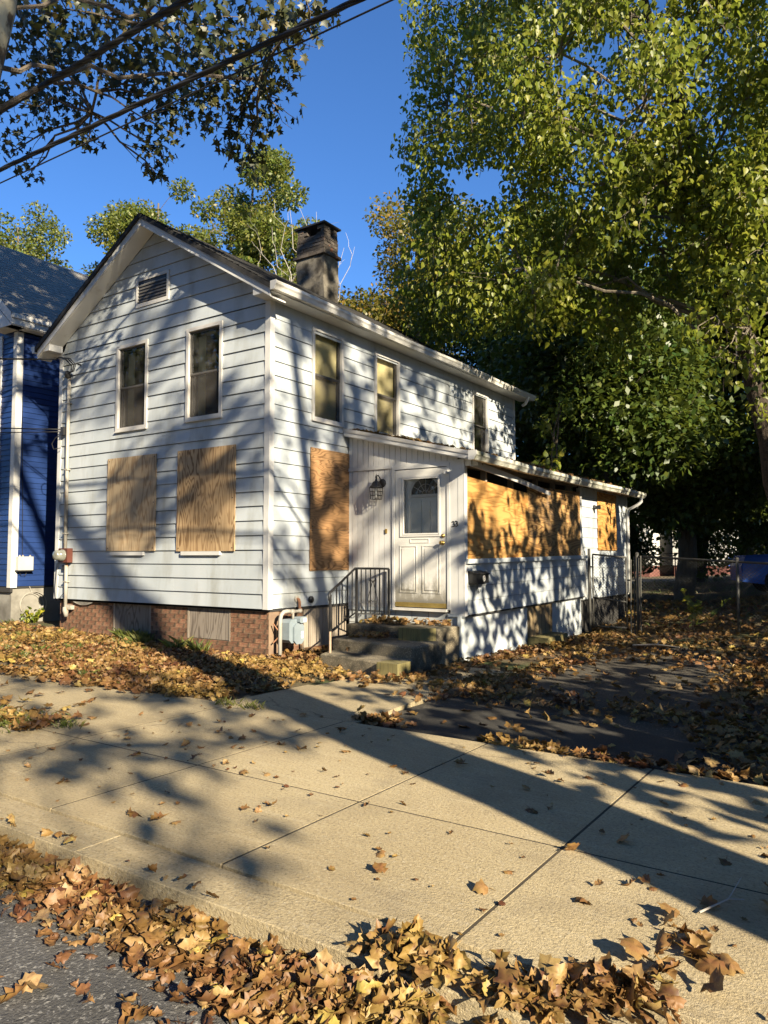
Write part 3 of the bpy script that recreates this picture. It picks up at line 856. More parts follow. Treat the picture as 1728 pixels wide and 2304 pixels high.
# plank skirting between the brick corner and the stoop
y = 0.79
while y < 1.79:
    w = random.uniform(0.12, 0.15)
    MB().box(-0.06, -0.022 + random.uniform(-.004, .004), y, min(y + w - .006, 1.80), -0.15, Z0 - 0.02).build('plank', 'plank', fnd)
    y += w
MB().box(-0.3, -0.07, 0.78, 1.81, -0.2, Z0 - .03).build('foundation_core', 'inside', fnd)
for y0 in (0.80, 1.02, 1.24, 1.46):
    MB().box(-0.018, 0.075, y0, y0 + 0.205, -0.15, 0.10).build('brick_ledge', 'brick', fnd)
# cap under the siding
MB().box(-W, 0.0, 0.0, 0.04, Z0 - 0.028, Z0 - 0.001).build('drip_edge', 'sheath', fnd)

# --- plywood over the ground-floor windows
def ply(pl, u0, u1, z0, z1, mat, d=0.021, label=None, tilt=0.0, top1=None):
    mb = MB()
    t1 = z1 if top1 is None else top1
    mb.hexa([pl.P(u0, d, z0), pl.P(u1, d, z0), pl.P(u1, d + .014, z0), pl.P(u0, d + .014, z0), pl.P(u0, d, z1), pl.P(u1, d, t1), pl.P(u1, d + .014 + tilt, t1), pl.P(u0, d + .014 + tilt, z1)])
    o = mb.build('plywood_panel', mat, house)
    if label:
        o['label'] = label
    for fu, fz in ((.04, .03), (.96, .03), (.04, .5), (.96, .5), (.04, .97), (.96, .97)):
        zz = z0 + (min(z1, t1) - z0) * fz
        c_ = pl.P(u0 + (u1 - u0) * fu, d + .014, zz)
        MB().lathe(c_, pl.n, [(-.002, .009), (.003, .009), (.004, .004)], 8).build('screw_head', 'black', o)
    return o
ply(FRONT, -3.547, -2.333, 1.503, 3.010, 'ply_front', label='pale plywood sheet over the front window away from the corner')
ply(FRONT, -1.841, -0.615, 1.493, 3.008, 'ply_front_b', label='darker tan plywood sheet over the front window by the corner')
ply(SIDE, 0.858, 1.797, 1.818, 3.025, 'ply_side', label='brown plywood sheet beside the porch, upper piece')
ply(SIDE, 0.850, 1.802, 1.208, 1.812, 'ply_side', d=0.022, label='brown plywood offcut beside the porch, lower piece')
for (a, b) in ((-3.425, -2.600), (-1.720, -0.900)):
    mb = MB(); FRONT.box(mb, a, b, 0.004, 0.052, 1.434, 1.490); mb.build('window_sill', 'white', house)

# --- the porch
porch = thing_part('porch')
SL = (2.84 - 3.325) / 1.95        # fall of the porch roof along x
ptop = lambda x: 3.325 + SL * x
# street-facing wall: boards
MB().prism([(0.024, 1.83, 0.62), (2.03, 1.83, 0.62), (2.03, 1.83, ptop(2.03) - .01), (0.024, 1.83, ptop(.024) - .01)], (0, 0.02, 0)) if False else None
mb = MB()
for (p, q, c, d) in cut(0.03, 2.03, 0.62, 2.76, [(0.90, 1.79, 0.66, 2.72)]):
    PF.box(mb, p, q, -0.09, -0.008, c, d)
mb.build('wall_core', 'sheath', porch)
MB().prism([(0.03, 1.818, 2.762), (2.03, 1.818, 2.762), (2.03, 1.818, ptop(2.03)), (0.03, 1.818, ptop(.03))], (0, 0.08, 0)).build('wall_head', 'sheath', porch)
xs = [0.026 + 0.0] + [0.0985 + 0.0998 * i for i in range(19)] + [1.957]
for i in range(len(xs) - 1):
    a, b = xs[i] + .004, xs[i + 1] - .004
    if b - a < .01: continue
    e = .012
    P_ = [(a, 1.81, 2.795), (b, 1.81, 2.795), (b, 1.81, ptop(b)), (a, 1.81, ptop(a))]
    MB().prism(P_, (0, -0.012, 0)).build('vertical_board', 'white', porch)
    if a < 0.84:
        MB().box(a, min(b, 0.8515), 1.798, 1.81, 0.70, 2.742).build('vertical_board', 'white', porch)
MB().box(0.026, 1.957, 1.806, 1.8095, 2.794, 2.84).build('groove_backing', 'soffit', porch)
MB().box(0.024, 0.852, 1.775, 1.81, 2.744, 2.793).build('belt_trim', 'white', porch)
MB().box(0.852, 1.957, 1.785, 1.81, 2.766, 2.793).build('belt_trim', 'white', porch)
MB().box(0.0225, 0.05, 1.790, 1.797, 0.70, 2.742).build('edge_trim', 'white', porch)
MB().box(0.028, 0.90, 1.79, 1.812, 0.655, 0.698).build('base_trim', 'white', porch)
# door casing
MB().box(0.853, 0.897, 1.778, 1.83, 0.655, 2.715).build('door_casing', 'white', porch)
MB().box(1.795, 1.842, 1.778, 1.83, 0.655, 2.715).build('door_casing', 'white', porch)
MB().box(0.853, 1.842, 1.778, 1.83, 2.716, 2.765).build('door_casing', 'white', porch)
MB().box(1.780, 1.835, 1.72, 1.777, 2.60, 2.655).build('door_closer_bracket', 'white', porch)
# pilaster with the house number, corner post
MB().box(1.843, 1.975, 1.786, 1.83, 0.60, 2.79).build('pilaster', 'white', porch)
MB().box(1.976, 2.066, 1.782, 1.86, 0.575, 2.79).build('corner_post', 'white', porch)
# digits
def digit3(x, z, s):
    pts = []
    for a in np.linspace(math.radians(150), math.radians(-90), 12):
        pts.append((x + 0.30 * s * math.cos(a), 1.780, z + 0.74 * s + 0.25 * s * math.sin(a)))
    for a in np.linspace(math.radians(88), math.radians(-150), 12):
        pts.append((x + 0.02 * s + 0.34 * s * math.cos(a), 1.780, z + 0.25 * s + 0.26 * s * math.sin(a)))
    r = [0.004] + [0.0065] * (len(pts) - 2) + [0.004]
    MB().tube(pts, r, 6).build('house_number', 'blackplain', porch)
digit3(1.898, 1.842, 0.072)
digit3(1.945, 1.846, 0.072)
MB().box(0.722, 0.752, 1.780, 1.797, 1.765, 1.832).build('doorbell', 'brass', porch)

# storm door
door = thing_part('door')
dy = 1.795
mb = MB()
for (p, q, c, d) in cut(0.905, 1.788, 0.675, 2.706, [(1.052, 1.648, 1.757, 2.557)]):
    PF.box(mb, p, q, -0.012, 0.018, c, d)
mb.build('door_slab', 'doordirty', door)
def ring_frame(pl, u0, u1, z0, z1, w, d0, d1, name, mat, parent):
    for a, b, c, d in ((u0, u1, z1 - w, z1), (u0, u1, z0, z0 + w), (u0, u0 + w, z0 + w, z1 - w), (u1 - w, u1, z0 + w, z1 - w)):
        mb = MB(); pl.box(mb, a, b, d0, d1, c, d); mb.build(name, mat, parent)
ring_frame(PF, 0.990, 1.680, 1.706, 2.602, 0.022, 0.0185, 0.030, 'moulding', 'door', door)
ring_frame(PF, 1.030, 1.664, 1.735, 2.578, 0.02, 0.0185, 0.026, 'moulding', 'door', door)
MB().add([PF.P(1.052, .006, 1.757), PF.P(1.648, .006, 1.757), PF.P(1.648, .006, 2.557), PF.P(1.052, .006, 2.557)], [(0, 1, 2, 3)]).build('pane', 'doorglass', door)
for (a, b) in ((0.982, 1.282), (1.375, 1.675)):
    ring_frame(PF, a, b, 0.880, 1.576, 0.016, 0.0185, 0.026, 'panel_moulding', 'doordirty', door)
    mb = MB(); PF.box(mb, a + .04, b - .04, 0.0185, 0.027, 0.925, 1.535); mb.build('raised_panel', 'doordirty', door)
ring_frame(PF, 1.166, 1.492, 1.614, 1.678, 0.010, 0.0185, 0.025, 'letter_slot', 'door', door)
mb = MB(); PF.box(mb, 0.907, 1.772, 0.0185, 0.030, 0.676, 0.742); mb.build('kick_plate', 'kick', door)
MB().lathe((1.722, 1.790, 1.612), (0, -1, 0), [(0, .032), (.008, .032), (.010, .013), (.035, .013), (.040, .026), (.055, .031), (.068, .026), (.074, .010)], 16).build('knob', 'brass', door, True)
MB().lathe((1.727, 1.790, 1.712), (0, -1, 0), [(0, .030), (.010, .028), (.012, .014), (.020, .014)], 14).build('deadbolt', 'brass', door, True)
for i in range(50):
    pass
# inner door behind the glass, with a fan light
inner = thing_part('inner_door')
iy = 1.885
mb = MB(); mb.box(0.90, 1.80, iy, iy + .04, 0.66, 2.72); mb.build('door_slab', 'innerdoor', inner)
fc = (1.385, 2.335)
def arch(r0, r1, y0, y1, name, mat, a0=0, a1=180, n=18):
    mb = MB()
    A = [math.radians(a0 + (a1 - a0) * i / n) for i in range(n + 1)]
    for i in range(n):
        p = []
        for y in (y0, y1):
            for (r, a) in ((r0, A[i]), (r1, A[i]), (r1, A[i + 1]), (r0, A[i + 1])):
                p.append((fc[0] + r * math.cos(a), y, fc[1] + r * math.sin(a)))
        mb.hexa(p)
    return mb.build(name, mat, inner)
arch(0.245, 0.285, iy - .022, iy - .001, 'fanlight_frame', 'door')
arch(0.001, 0.245, iy - .008, iy - .002, 'fanlight_glass', 'blackplain')
MB().box(fc[0] - .285, fc[0] + .285, iy - .022, iy - .001, fc[1] - .045, fc[1] - .001).build('fanlight_sill', 'door', inner)
for a in (30, 60, 90, 120, 150):
    ca, sa = math.cos(R(a)), math.sin(R(a))
    MB().tube([(fc[0] + .06 * ca, iy - .010, fc[1] + .06 * sa), (fc[0] + .24 * ca, iy - .010, fc[1] + .24 * sa)], 0.004, 5).build('lead_came', 'alu', inner)
for r in (0.06, 0.15):
    MB().tube([(fc[0] + r * math.cos(R(a)), iy - .010, fc[1] + r * math.sin(R(a))) for a in range(0, 181, 12)], 0.004, 5).build('lead_came', 'alu', inner)
for (a, b) in ((1.10, 1.31), (1.44, 1.66)):
    ring_frame(PL((0, iy), (1, 0), (0, -1)), a, b, 1.40, 2.24, 0.02, 0.001, 0.014, 'panel_moulding', 'innerdoor', inner)

# threshold and block course below the door
MB().box(0.89, 1.80, 1.73, 1.83, 0.625, 0.664).build('threshold', 'alu', porch)
MB().box(0.03, 0.89, 1.79, 1.85, 0.60, 0.652).build('sill_beam', 'panel', porch)
MB().box(1.80, 2.06, 1.787, 1.85, 0.56, 0.598).build('sill_beam', 'panel', porch)
for r_, z in enumerate((0.20, 0.41)):
    x = 0.02 - (0.0 if r_ else 0.12)
    while x < 2.0:
        a, b = max(x, 0.02), min(x + 0.29, 2.005)
        if b - a > .03:
            MB().box(a, b - .012, 1.815, 1.90, z, z + 0.20 - 0.0 * r_).build('concrete_block', 'block', porch)
        x += 0.29
MB().box(0.02, 2.0, 1.825, 1.92, -0.2, 0.615).build('block_mortar', 'mortar', porch)

# side of the porch: half wall, sill, plywood, dark gap under the roof
siding(PS, 1.865, 6.70, 0.58 + 0.0, 1.312, 0.2015, [], 'siding', porch, lip=0.016)
mb = MB(); PS.box(mb, 1.83, 6.70, -0.08, 0.0, 0.56, 1.33); mb.build('half_wall', 'sheath', porch)
mb = MB(); PS.box(mb, 6.702, 6.76, -0.08, 0.022, 0.56, 1.315); mb.build('corner_board', 'white', porch)
mb = MB(); PS.box(mb, 1.80, 6.80, -0.06, 0.055, 1.313, 1.378); mb.build('sill', 'panel', porch)
mb = MB(); PS.box(mb, 1.78, 1.862, 0.004, 0.020, 0.575, 2.79); mb.build('corner_post', 'white', porch)
mb = MB(); mb.hexa([PS.P(1.866, 0.0, 1.379), PS.P(4.005, 0.0, 1.379), PS.P(4.005, 0.016, 1.379), PS.P(1.866, 0.016, 1.379), PS.P(1.866, 0.0, 2.556), PS.P(4.005, 0.0, 2.435), PS.P(4.005, 0.016, 2.435), PS.P(1.866, 0.016, 2.556)])
o = mb.build('plywood_panel', 'ply_orange', porch); o['label'] = 'orange plywood sheet on the porch side by the house number'
mb = MB(); mb.hexa([PS.P(4.012, -0.004, 1.379), PS.P(6.50, -0.004, 1.379), PS.P(6.50, 0.012, 1.379), PS.P(4.012, 0.012, 1.379), PS.P(4.012, -0.004, 2.56), PS.P(6.50, -0.004, 2.60), PS.P(6.50, 0.012, 2.60), PS.P(4.012, 0.012, 2.56)])
o = mb.build('plywood_panel', 'ply_dark', porch); o['label'] = 'darker water-stained plywood sheet on the porch side'
mb = MB(); PS.box(mb, 6.505, 6.60, -0.06, 0.012, 1.379, 2.68); mb.build('post', 'white', porch)
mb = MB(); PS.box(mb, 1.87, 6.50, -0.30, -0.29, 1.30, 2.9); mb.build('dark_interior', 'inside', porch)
for u in (2.55, 3.5, 4.5, 5.3, 6.1):
    mb = MB(); PS.box(mb, u, u + .045, -0.12, -0.03, 1.4, 2.75); mb.build('stud', 'plank', porch)
mb = MB(); PS.box(mb, 1.87, 6.5, -0.14, -0.04, 2.70, 2.76); mb.build('header', 'plank', porch)
# rafters and roof of the porch
proof = lambda x, t=0.0: 3.42 + (2.87 - 3.42) / 2.30 * x + t
YP0, YP1 = 1.655, 9.95
mb = MB()
seg = 16
vs, fs = [], []
for j in range(seg + 1):
    yy = YP0 + (YP1 - YP0) * j / seg
    sag = -0.012 * math.sin(j * 0.9)
    for (x, t) in ((0.024, 0.0), (1.15, 0.0), (2.30, 0.0), (2.30, -0.05), (1.15, -0.05), (0.024, -0.05)):
        vs.append((x, yy, proof(x, t) + sag * x / 2.3))
for j in range(seg):
    fs += [(j * 6 + i, j * 6 + (i + 1) % 6, (j + 1) * 6 + (i + 1) % 6, (j + 1) * 6 + i) for i in range(6)]
fs += [tuple(range(5, -1, -1)), tuple(seg * 6 + i for i in range(6))]
mb.add(vs, fs).build('porch_roof', 'shingle', porch)
y = 2.1
while y < 9.7:
    MB().hexa([(0.1, y, proof(.1, -.16)), (2.2, y, proof(2.2, -.16)), (2.2, y + .045, proof(2.2, -.16)), (.1, y + .045, proof(.1, -.16)), (0.1, y, proof(.1, -.052)), (2.2, y, proof(2.2, -.052)), (2.2, y + .045, proof(2.2, -.052)), (.1, y + .045, proof(.1, -.052))]).build('rafter', 'plank', porch)
    y += 0.6
# rake trim on the street end
def rake(z0, z1, y0, y1, name, mat, x0=0.0255, x1=2.28):
    MB().prism([(x0, y0, proof(x0, z0)), (x1, y0, proof(x1, z0)), (x1, y0, proof(x1, z1)), (x0, y0, proof(x0, z1))], (0, y1 - y0, 0)).build(name, mat, porch)
rake(-0.115, -0.052, 1.668, 1.79, 'rake_fascia', 'white')
rake(-0.050, 0.004, 1.642, 1.654, 'drip_edge', 'alu')
rake(-0.112, -0.048, 1.655, 1.667, 'rake_moulding', 'white')
rake(-0.125, -0.115, 1.668, 1.81, 'rake_soffit', 'soffit')
MB().box(1.958, 2.28, 1.80, 1.83, 2.70, 2.80).build('end_block', 'soffit', porch)
# porch gutter, mossy, sagging a little
prof = [(2.302, 2.865), (2.302, 2.745), (2.375, 2.745), (2.40, 2.79), (2.42, 2.81), (2.42, 2.862), (2.405, 2.862), (2.405, 2.82), (2.38, 2.795), (2.365, 2.76), (2.315, 2.76), (2.315, 2.865)]
n = len(prof); seg = 14
vs, fs = [], []
for j in range(seg + 1):
    yy = 1.50 + (9.9 - 1.50) * j / seg
    dz = -0.018 * math.sin(j / seg * math.pi * 1.6) + random.uniform(-.004, .004) - 0.02 * j / seg
    vs += [(a + random.uniform(-.003, .003), yy, z + dz) for a, z in prof]
for j in range(seg):
    fs += [(j * n + i, j * n + (i + 1) % n, (j + 1) * n + (i + 1) % n, (j + 1) * n + i) for i in range(n)]
MB().add(vs, fs).build('gutter', 'mossgutter', porch)
MB().prism([(2.296, 1.498, 2.875), (2.296, 1.498, 2.74), (2.378, 1.498, 2.738), (2.404, 1.498, 2.786), (2.426, 1.498, 2.808), (2.426, 1.498, 2.868)], (0, -0.006, 0)).build('gutter_cap', 'white', porch)
MB().tube([(2.36, 9.7, 2.74), (2.36, 9.7, 2.66), (2.30, 9.7, 2.60), (2.08, 9.72, 2.50), (2.045, 9.72, 2.42), (2.045, 9.72, 0.6)], 0.036, 10).build('downspout', 'white', porch, True)
# fascia strip hanging loose across the plywood
p0, p1 = Vector((2.19, 1.75, 2.735)), Vector((2.155, 4.78, 2.50))
mb = MB(); n = 8
vs, fs = [], []
for j in range(n + 1):
    t = j / n
    c_ = p0.lerp(p1, t) + Vector((0, 0, 0.02 * math.sin(t * 3.1)))
    w = 0.052 - 0.02 * t
    tw = 0.5 * t
    up = Vector((math.sin(tw) * 0.6, 0, math.cos(tw)))
    o_ = Vector((0.012, 0, 0))
    vs += [c_ - up * w, c_ - up * w + o_, c_ + up * w + o_, c_ + up * w]
for j in range(n):
    fs += [(j * 4 + i, j * 4 + (i + 1) % 4, (j + 1) * 4 + (i + 1) % 4, (j + 1) * 4 + i) for i in range(4)]
fs += [(3, 2, 1, 0), tuple(n * 4 + i for i in range(4))]
o = mb.add(vs, fs).build('loose_fascia', 'white', porch)
o['label'] = 'white fascia strip hanging loose across the plywood'
# skirt below: painted panels and the hatch
for (a, b) in ((1.80, 2.95), (2.955, 4.075), (5.165, 6.65)):
    MB().hexa([(1.975, a, -0.2), (2.013, a, -0.2), (2.013, b, -0.2), (1.975, b, -0.2), (1.975, a, .575 + .013 * (a - 1.81)), (2.013, a, .575 + .013 * (a - 1.81)), (2.013, b, .575 + .013 * (b - 1.81)), (1.975, b, .575 + .013 * (b - 1.81))]).build('skirt_panel', 'panel', porch)
MB().box(1.97, 2.02, 1.76, 1.80, -0.2, .575).build('skirt_corner', 'panel', porch)
MB().box(1.985, 2.018, 4.085, 5.155, -0.15, 0.585).build('cellar_hatch', 'hatch', porch)
MB().box(1.6, 1.97, 1.95, 6.6, -0.2, 0.6).build('skirt_core', 'inside', porch)
# rear section, set back a little
siding(PS2, 6.66, 9.74, 0.57, 2.80, C, [], 'siding', porch, lip=0.016)
mb = MB(); PS2.box(mb, 6.62, 9.80, -0.1, 0.0, 0.55, 2.82); mb.build('rear_wall', 'sheath', porch)
mb = MB(); PS2.box(mb, 9.74, 9.82, -0.02, 0.022, 0.56, 2.80); mb.build('corner_board', 'white', porch)
mb = MB(); PS2.box(mb, 7.72, 8.96, 0.018, 0.032, 1.55, 2.76); o = mb.build('plywood_panel', 'ply_orange', porch); o['label'] = 'narrow orange plywood sheet near the rear corner of the porch'
MB().box(0.0, 1.98, 9.70, 9.80, 0.5, 2.8).build('end_wall', 'siding', porch)
MB().box(1.5, 1.95, 6.7, 9.7, -0.1, 0.55).build('void_shade_box', 'inside', porch)  # dark box painting the shade of the open void under the rear section
mb = MB().lathe((2.01, 7.5, 2.42), (1, 0, 0), [(0, .05), (.02, .05), (.05, .03), (.10, .045), (.13, .05), (.135, .02)], 12)
mb.build('flood_light', 'blackplain', porch)

# ------------------------------------------------------------------ blue house next door
bh_ = thing('neighbour_house', 'blue clapboard house with white corner boards and grey shingle roof', 'house', (-8.9, 3.0, 0.1))
BX, BY, BZ0, BZ1 = -6.30, -0.06, 0.865, 5.60
BS = PL((BX, 0), (0, 1), (1, 0))
BF = PL((0, BY), (1, 0), (0, -1))
def bpart(name):
    o = bpy.data.objects.new(name, None); COL.objects.link(o); o.parent = bh_
    o.matrix_parent_inverse = Matrix.Translation(-Vector(bh_.location))
    return o
bw = MB().box(-11.5, BX, BY, 9.0, BZ0 - .03, BZ1).build('wall', 'sheath', bh_)
siding(BS, BY + 0.10, 8.9, BZ0, BZ1, 0.1015, [], 'blue', bw, lip=0.014, gap=0.004)
siding(BF, -11.4, BX - 0.10, BZ0, BZ1, 0.1015, [], 'blue', bw, lip=0.014, gap=0.004)
for pl, a, b in ((BS, BY - 0.024, BY + 0.10), (BF, BX - 0.10, BX)):
    mb = MB(); pl.box(mb, a, b, 0.0, 0.024, BZ0 - 0.02, BZ1); mb.build('corner_board', 'bluewhite', bh_)
mb = MB(); BF.box(mb, BX - .62, BX - .50, 0.0, 0.03, BZ0, BZ1); mb.build('window_trim', 'bluewhite', bh_)
MB().box(-11.4, BX - 0.03, BY + 0.03, 8.95, -0.2, BZ0 - 0.031).build('foundation', 'fconc', bh_)
MB().box(-11.45, BX + .015, BY - .02, BY + .029, BZ0 - .10, BZ0 - .032).build('sill_beam', 'inside', bh_)
# gable roof, ridge running back
bro = bpart('roof')
bp, bxe, bze, bxr = 0.83, BX + 0.30, 5.84, -8.85
rows = 26
mb = MB()
for i in range(rows):
    a, b = bxe + (bxr - bxe) * i / rows, bxe + (bxr - bxe) * (i + 1) / rows
    za, zb = bze + bp * (bxe - a), bze + bp * (bxe - b)
    mb.add([(a, -0.37, za + .014), (a, 9.3, za + .014), (b, 9.3, zb + .002), (b, -0.37, zb + .002), (a, -0.37, za), (a, 9.3, za)], [(0, 1, 2, 3), (4, 5, 1, 0)])
mb.prism([(bxe, -0.37, bze - .03), (bxr, -0.37, bze - .03 + bp * (bxe - bxr)), (bxr, -.37, bze + bp * (bxe - bxr)), (bxe, -.37, bze)], (0, 9.6, 0))
mb.build('shingle_slope', 'shingle_grey', bro)
MB().prism([(bxr, -.37, bze + bp * (bxe - bxr)), (2 * bxr - bxe, -.37, bze), (2 * bxr - bxe, -.37, bze - .05), (bxr, -.37, bze - .05 + bp * (bxe - bxr))], (0, 9.6, 0)).build('shingle_slope', 'shingle_grey', bro)
MB().prism([(-11.5, BY, BZ1), (BX, BY, BZ1), (bxr, BY, BZ1 + bp * (BX - bxr))], (0, 0.1, 0)).build('gable_wall', 'blue', bw)
# fascia gutters in two steps, soffit, rake boards
MB().box(bxe - .02, bxe + .012, -0.36, 9.25, bze - .085, bze - .002).build('fascia', 'bluewhite', bro)
MB().box(bxe - .045, bxe - .021, -0.345, 9.25, bze - .20, bze - .086).build('fascia', 'bluewhite', bro)
MB().box(BX + .026, bxe - .046, -0.32, 9.2, bze - .215, bze - .200).build('soffit', 'soffit', bro)
for zt, d in ((-0.005, 0.012), (-0.11, 0.0)):
    f = lambda a, t: (bxe - a, -0.36 - d, bze + bp * a + t)
    MB().prism([f(0, zt - .10), f(2.5, zt - .10), f(2.5, zt), f(0, zt)], (0, 0.02, 0)).build('rake_board', 'bluewhite', bro)
MB().prism([(bxe - .05, -0.34, bze - .215), (bxe - 0.75, -0.34, bze - .215), (bxe - .75, -.34, bze + .37), (bxe - .05, -.34, bze - .20)], (0, .27, 0)).build('eave_return', 'bluewhite', bro)

# utility box on the blue wall
ub = thing('utility_box', 'small white utility box on the blue wall by the corner board', 'utility box', (BX + .02, 0.15, 1.29))
MB().box(BX + .020, BX + .115, 0.0, 0.295, 1.165, 1.415).build('case', 'boxgrey', ub)
MB().box(BX + .020, BX + .125, -0.012, 0.302, 1.145, 1.164).build('lip', 'black', ub)
for (y_, z_) in ((0.06, 1.43), (0.12, 1.44), (0.26, 1.425)):
    MB().lathe((BX + .06, y_, 1.415), (0, 0, 1), [(0, .018), (.02, .018), (.022, .010), (.03, .010)], 8).build('cable_gland', 'pipe', ub)
MB().tube([(BX + .05, .05, 1.145), (BX + .06, .10, 1.07), (BX + .06, .17, 1.065), (BX + .05, .22, 1.145)], .006, 5).build('wire_loop', 'cable', ub)
MB().tube([(BX + .022, .13, 1.43), (BX + .022, .10, 2.6), (BX + .022, .04, 4.4)], .006, 5).build('riser_wire', 'cable', ub)
# coiled cables hanging at the blue foundation
cc = thing('cable_coil', 'loops of grey cable hanging at the blue house foundation', 'cable', (BX - .02, .35, .6))
for k in range(3):
    pts = [(BX - .015 + .008 * k, 0.33 + (0.20 + .03 * k) * math.cos(a) + .03 * k, 0.52 + (0.20 + .02 * k) * math.sin(a)) for a in np.linspace(-0.4 - .3 * k, 3.6, 16)]
    MB().tube(pts, .0075, 5).build('cable_loop', 'pipe', cc)
MB().tube([(BX + .0, .30, .86), (BX - .01, .35, .74), (BX - .01, .38, .72)], .008, 5).build('cable_loop', 'pipe', cc)

# ------------------------------------------------------------------ stoop, blocks, railing
st = thing('concrete_stoop', 'three-step pebbled concrete stoop below the porch door', 'steps', (1.4, 0.9, -0.06))
def step_block(quad, z0, z1, name):
    n = 7
    (ax, ay), (bx, by), (cx_, cy_), (dx, dy_) = quad
    mb = MB()
    vs = []
    fs = []
    for zz, ins in ((z0, 0.0), (z1 - .02, 0.0), (z1, 0.018)):
        ring = []
        for (p, q) in (((ax, ay), (bx, by)), ((bx, by), (cx_, cy_)), ((cx_, cy_), (dx, dy_)), ((dx, dy_), (ax, ay))):
            for i in range(n):
                t = i / n
                j = 0.006
                ring.append([p[0] + (q[0] - p[0]) * t + random.uniform(-j, j), p[1] + (q[1] - p[1]) * t + random.uniform(-j, j), zz + random.uniform(-.003, .003)])
        mx, my = sum(r[0] for r in ring) / len(ring), sum(r[1] for r in ring) / len(ring)
        for r in ring:
            r[0] -= ins * (1 if r[0] > mx else -1); r[1] -= ins * (1 if r[1] > my else -1)
        vs += ring
    m_ = 4 * n
    for l in range(2):
        fs += [(l * m_ + i, l * m_ + (i + 1) % m_, (l + 1) * m_ + (i + 1) % m_, (l + 1) * m_ + i) for i in range(m_)]
    fs.append(tuple(2 * m_ + i for i in range(m_)))
    return mb.add(vs, fs).build(name, 'step', st)
step_block([(0.44, 1.20), (1.995, 1.15), (2.0, 1.805), (0.42, 1.805)], -0.2, 0.44, 'step')
step_block([(0.65, 0.62), (2.105, 0.33), (2.13, 1.14), (0.60, 1.19)], -0.2, 0.29, 'step')
step_block([(0.785, 0.17), (2.20, -0.13), (2.13, 0.32), (0.70, 0.61)], -0.2, 0.14, 'step')
w1 = MB().hexa([(1.915, -0.155, -.10), (2.225, -0.175, -.10), (2.215, 0.13, -.10), (1.92, 0.12, -.10), (1.915, -0.155, .150), (2.225, -0.175, .150), (2.215, 0.13, .150), (1.92, 0.12, .150)]).build('timber_block', 'treated')
tag(w1, 'mossy timber block replacing the corner of the bottom step', 'timber block')
w2 = MB().hexa([(1.50, 0.96, .291), (1.865, 0.93, .291), (1.985, 1.135, .291), (1.50, 1.185, .291), (1.50, 0.96, .455), (1.865, 0.93, .455), (1.985, 1.135, .455), (1.50, 1.185, .455)]).build('timber_block', 'treated')
tag(w2, 'mossy timber block set against the top step', 'timber block')

rail = thing('stair_railing', 'black wrought-iron stair railing on the far side of the stoop', 'railing', (0.6, 0.9, 0.14))
A = Vector((0.855, 0.29, 0)); Bp = Vector((0.50, 1.36, 0)); Cp = Vector((0.815, 1.745, 0))
za, zb = 0.905, 1.240
def bar(p, q, r, name='rail_bar', sq=True, mat='black'):
    MB().tube([p, q], r, 4 if sq else 8).build(name, mat, rail)
P3 = lambda v, z: Vector((v.x, v.y, z))
MB().tube([P3(A, .13), P3(A, .42)], .017, 8).build('post', 'rustpost', rail)
bar(P3(A, .42), P3(A, za), .019, 'post')
bar(P3(Bp, .435), P3(Bp, zb), .021, 'post')
bar(P3(Cp, .435), P3(Cp, zb - .01), .019, 'post')
hr = [P3(A, za - .03) + Vector((.012, -.035, -.045)), P3(A, za) + Vector((.008, -.03, .0)), P3(A, za) + Vector((0, -.005, .03))]
for t in np.linspace(.06, .94, 6):
    hr.append(P3(A.lerp(Bp, t), za + .03 + (zb - za - .03) * t / .94))
hr += [P3(Bp, zb), P3(Cp, zb - .008)]
MB().tube(hr, .017, 8).build('hand_rail', 'black', rail, True)
bar(P3(A, .42), P3(Bp, .60), .012, 'bottom_rail')
bar(P3(Bp, .575), P3(Cp, .555), .012, 'bottom_rail')
for t in (.22, .42, .62, .82):
    p = A.lerp(Bp, t)
    bar(P3(p, .42 + .18 * t), P3(p, za + .03 + (zb - za - .03) * t), .009, 'baluster')
for i in range(1, 7):
    p = Bp.lerp(Cp, i / 7)
    if i != 40:
        bar(P3(p, .575 - .02 * i / 7), P3(p, zb - .004), .009, 'baluster')
def scroll(c, u, z, s):
    # lyre ornament: two mirrored scrolls and a collar
    for m_ in (-1, 1):
        pts = []
        for a in np.linspace(0, 4.6, 14):
            r = 0.030 * s * (1 - a / 6.5)
            pts.append(c + u * m_ * (0.034 * s - r * math.cos(a)) * 1.0 + Vector((0, 0, z - 0.17 * s - r * math.sin(a) * -1)))
        MB().tube(pts, .006, 5).build('scroll', 'black', rail)
        pts = [c + u * m_ * w + Vector((0, 0, z + h)) for w, h in ((.004, .13 * s), (.02 * s, .06 * s), (.055 * s, -.06 * s), (.070 * s, -.13 * s), (.062 * s, -.185 * s), (.035 * s, -.205 * s))]
        MB().tube(pts, .006, 5).build('scroll', 'black', rail)
        pts = [c + u * m_ * w + Vector((0, 0, z + h)) for w, h in ((.004, .10 * s), (.022 * s, .135 * s), (.045 * s, .16 * s), (.052 * s, .135 * s), (.038 * s, .12 * s))]
        MB().tube(pts, .006, 5).build('scroll', 'black', rail)
uu = (Cp - Bp).normalized()
scroll(Bp.lerp(Cp, 3.5 / 7), uu, 0.92, 1.05)
scroll(A.lerp(Bp, .52), (Bp - A).normalized(), 0.62, .55)

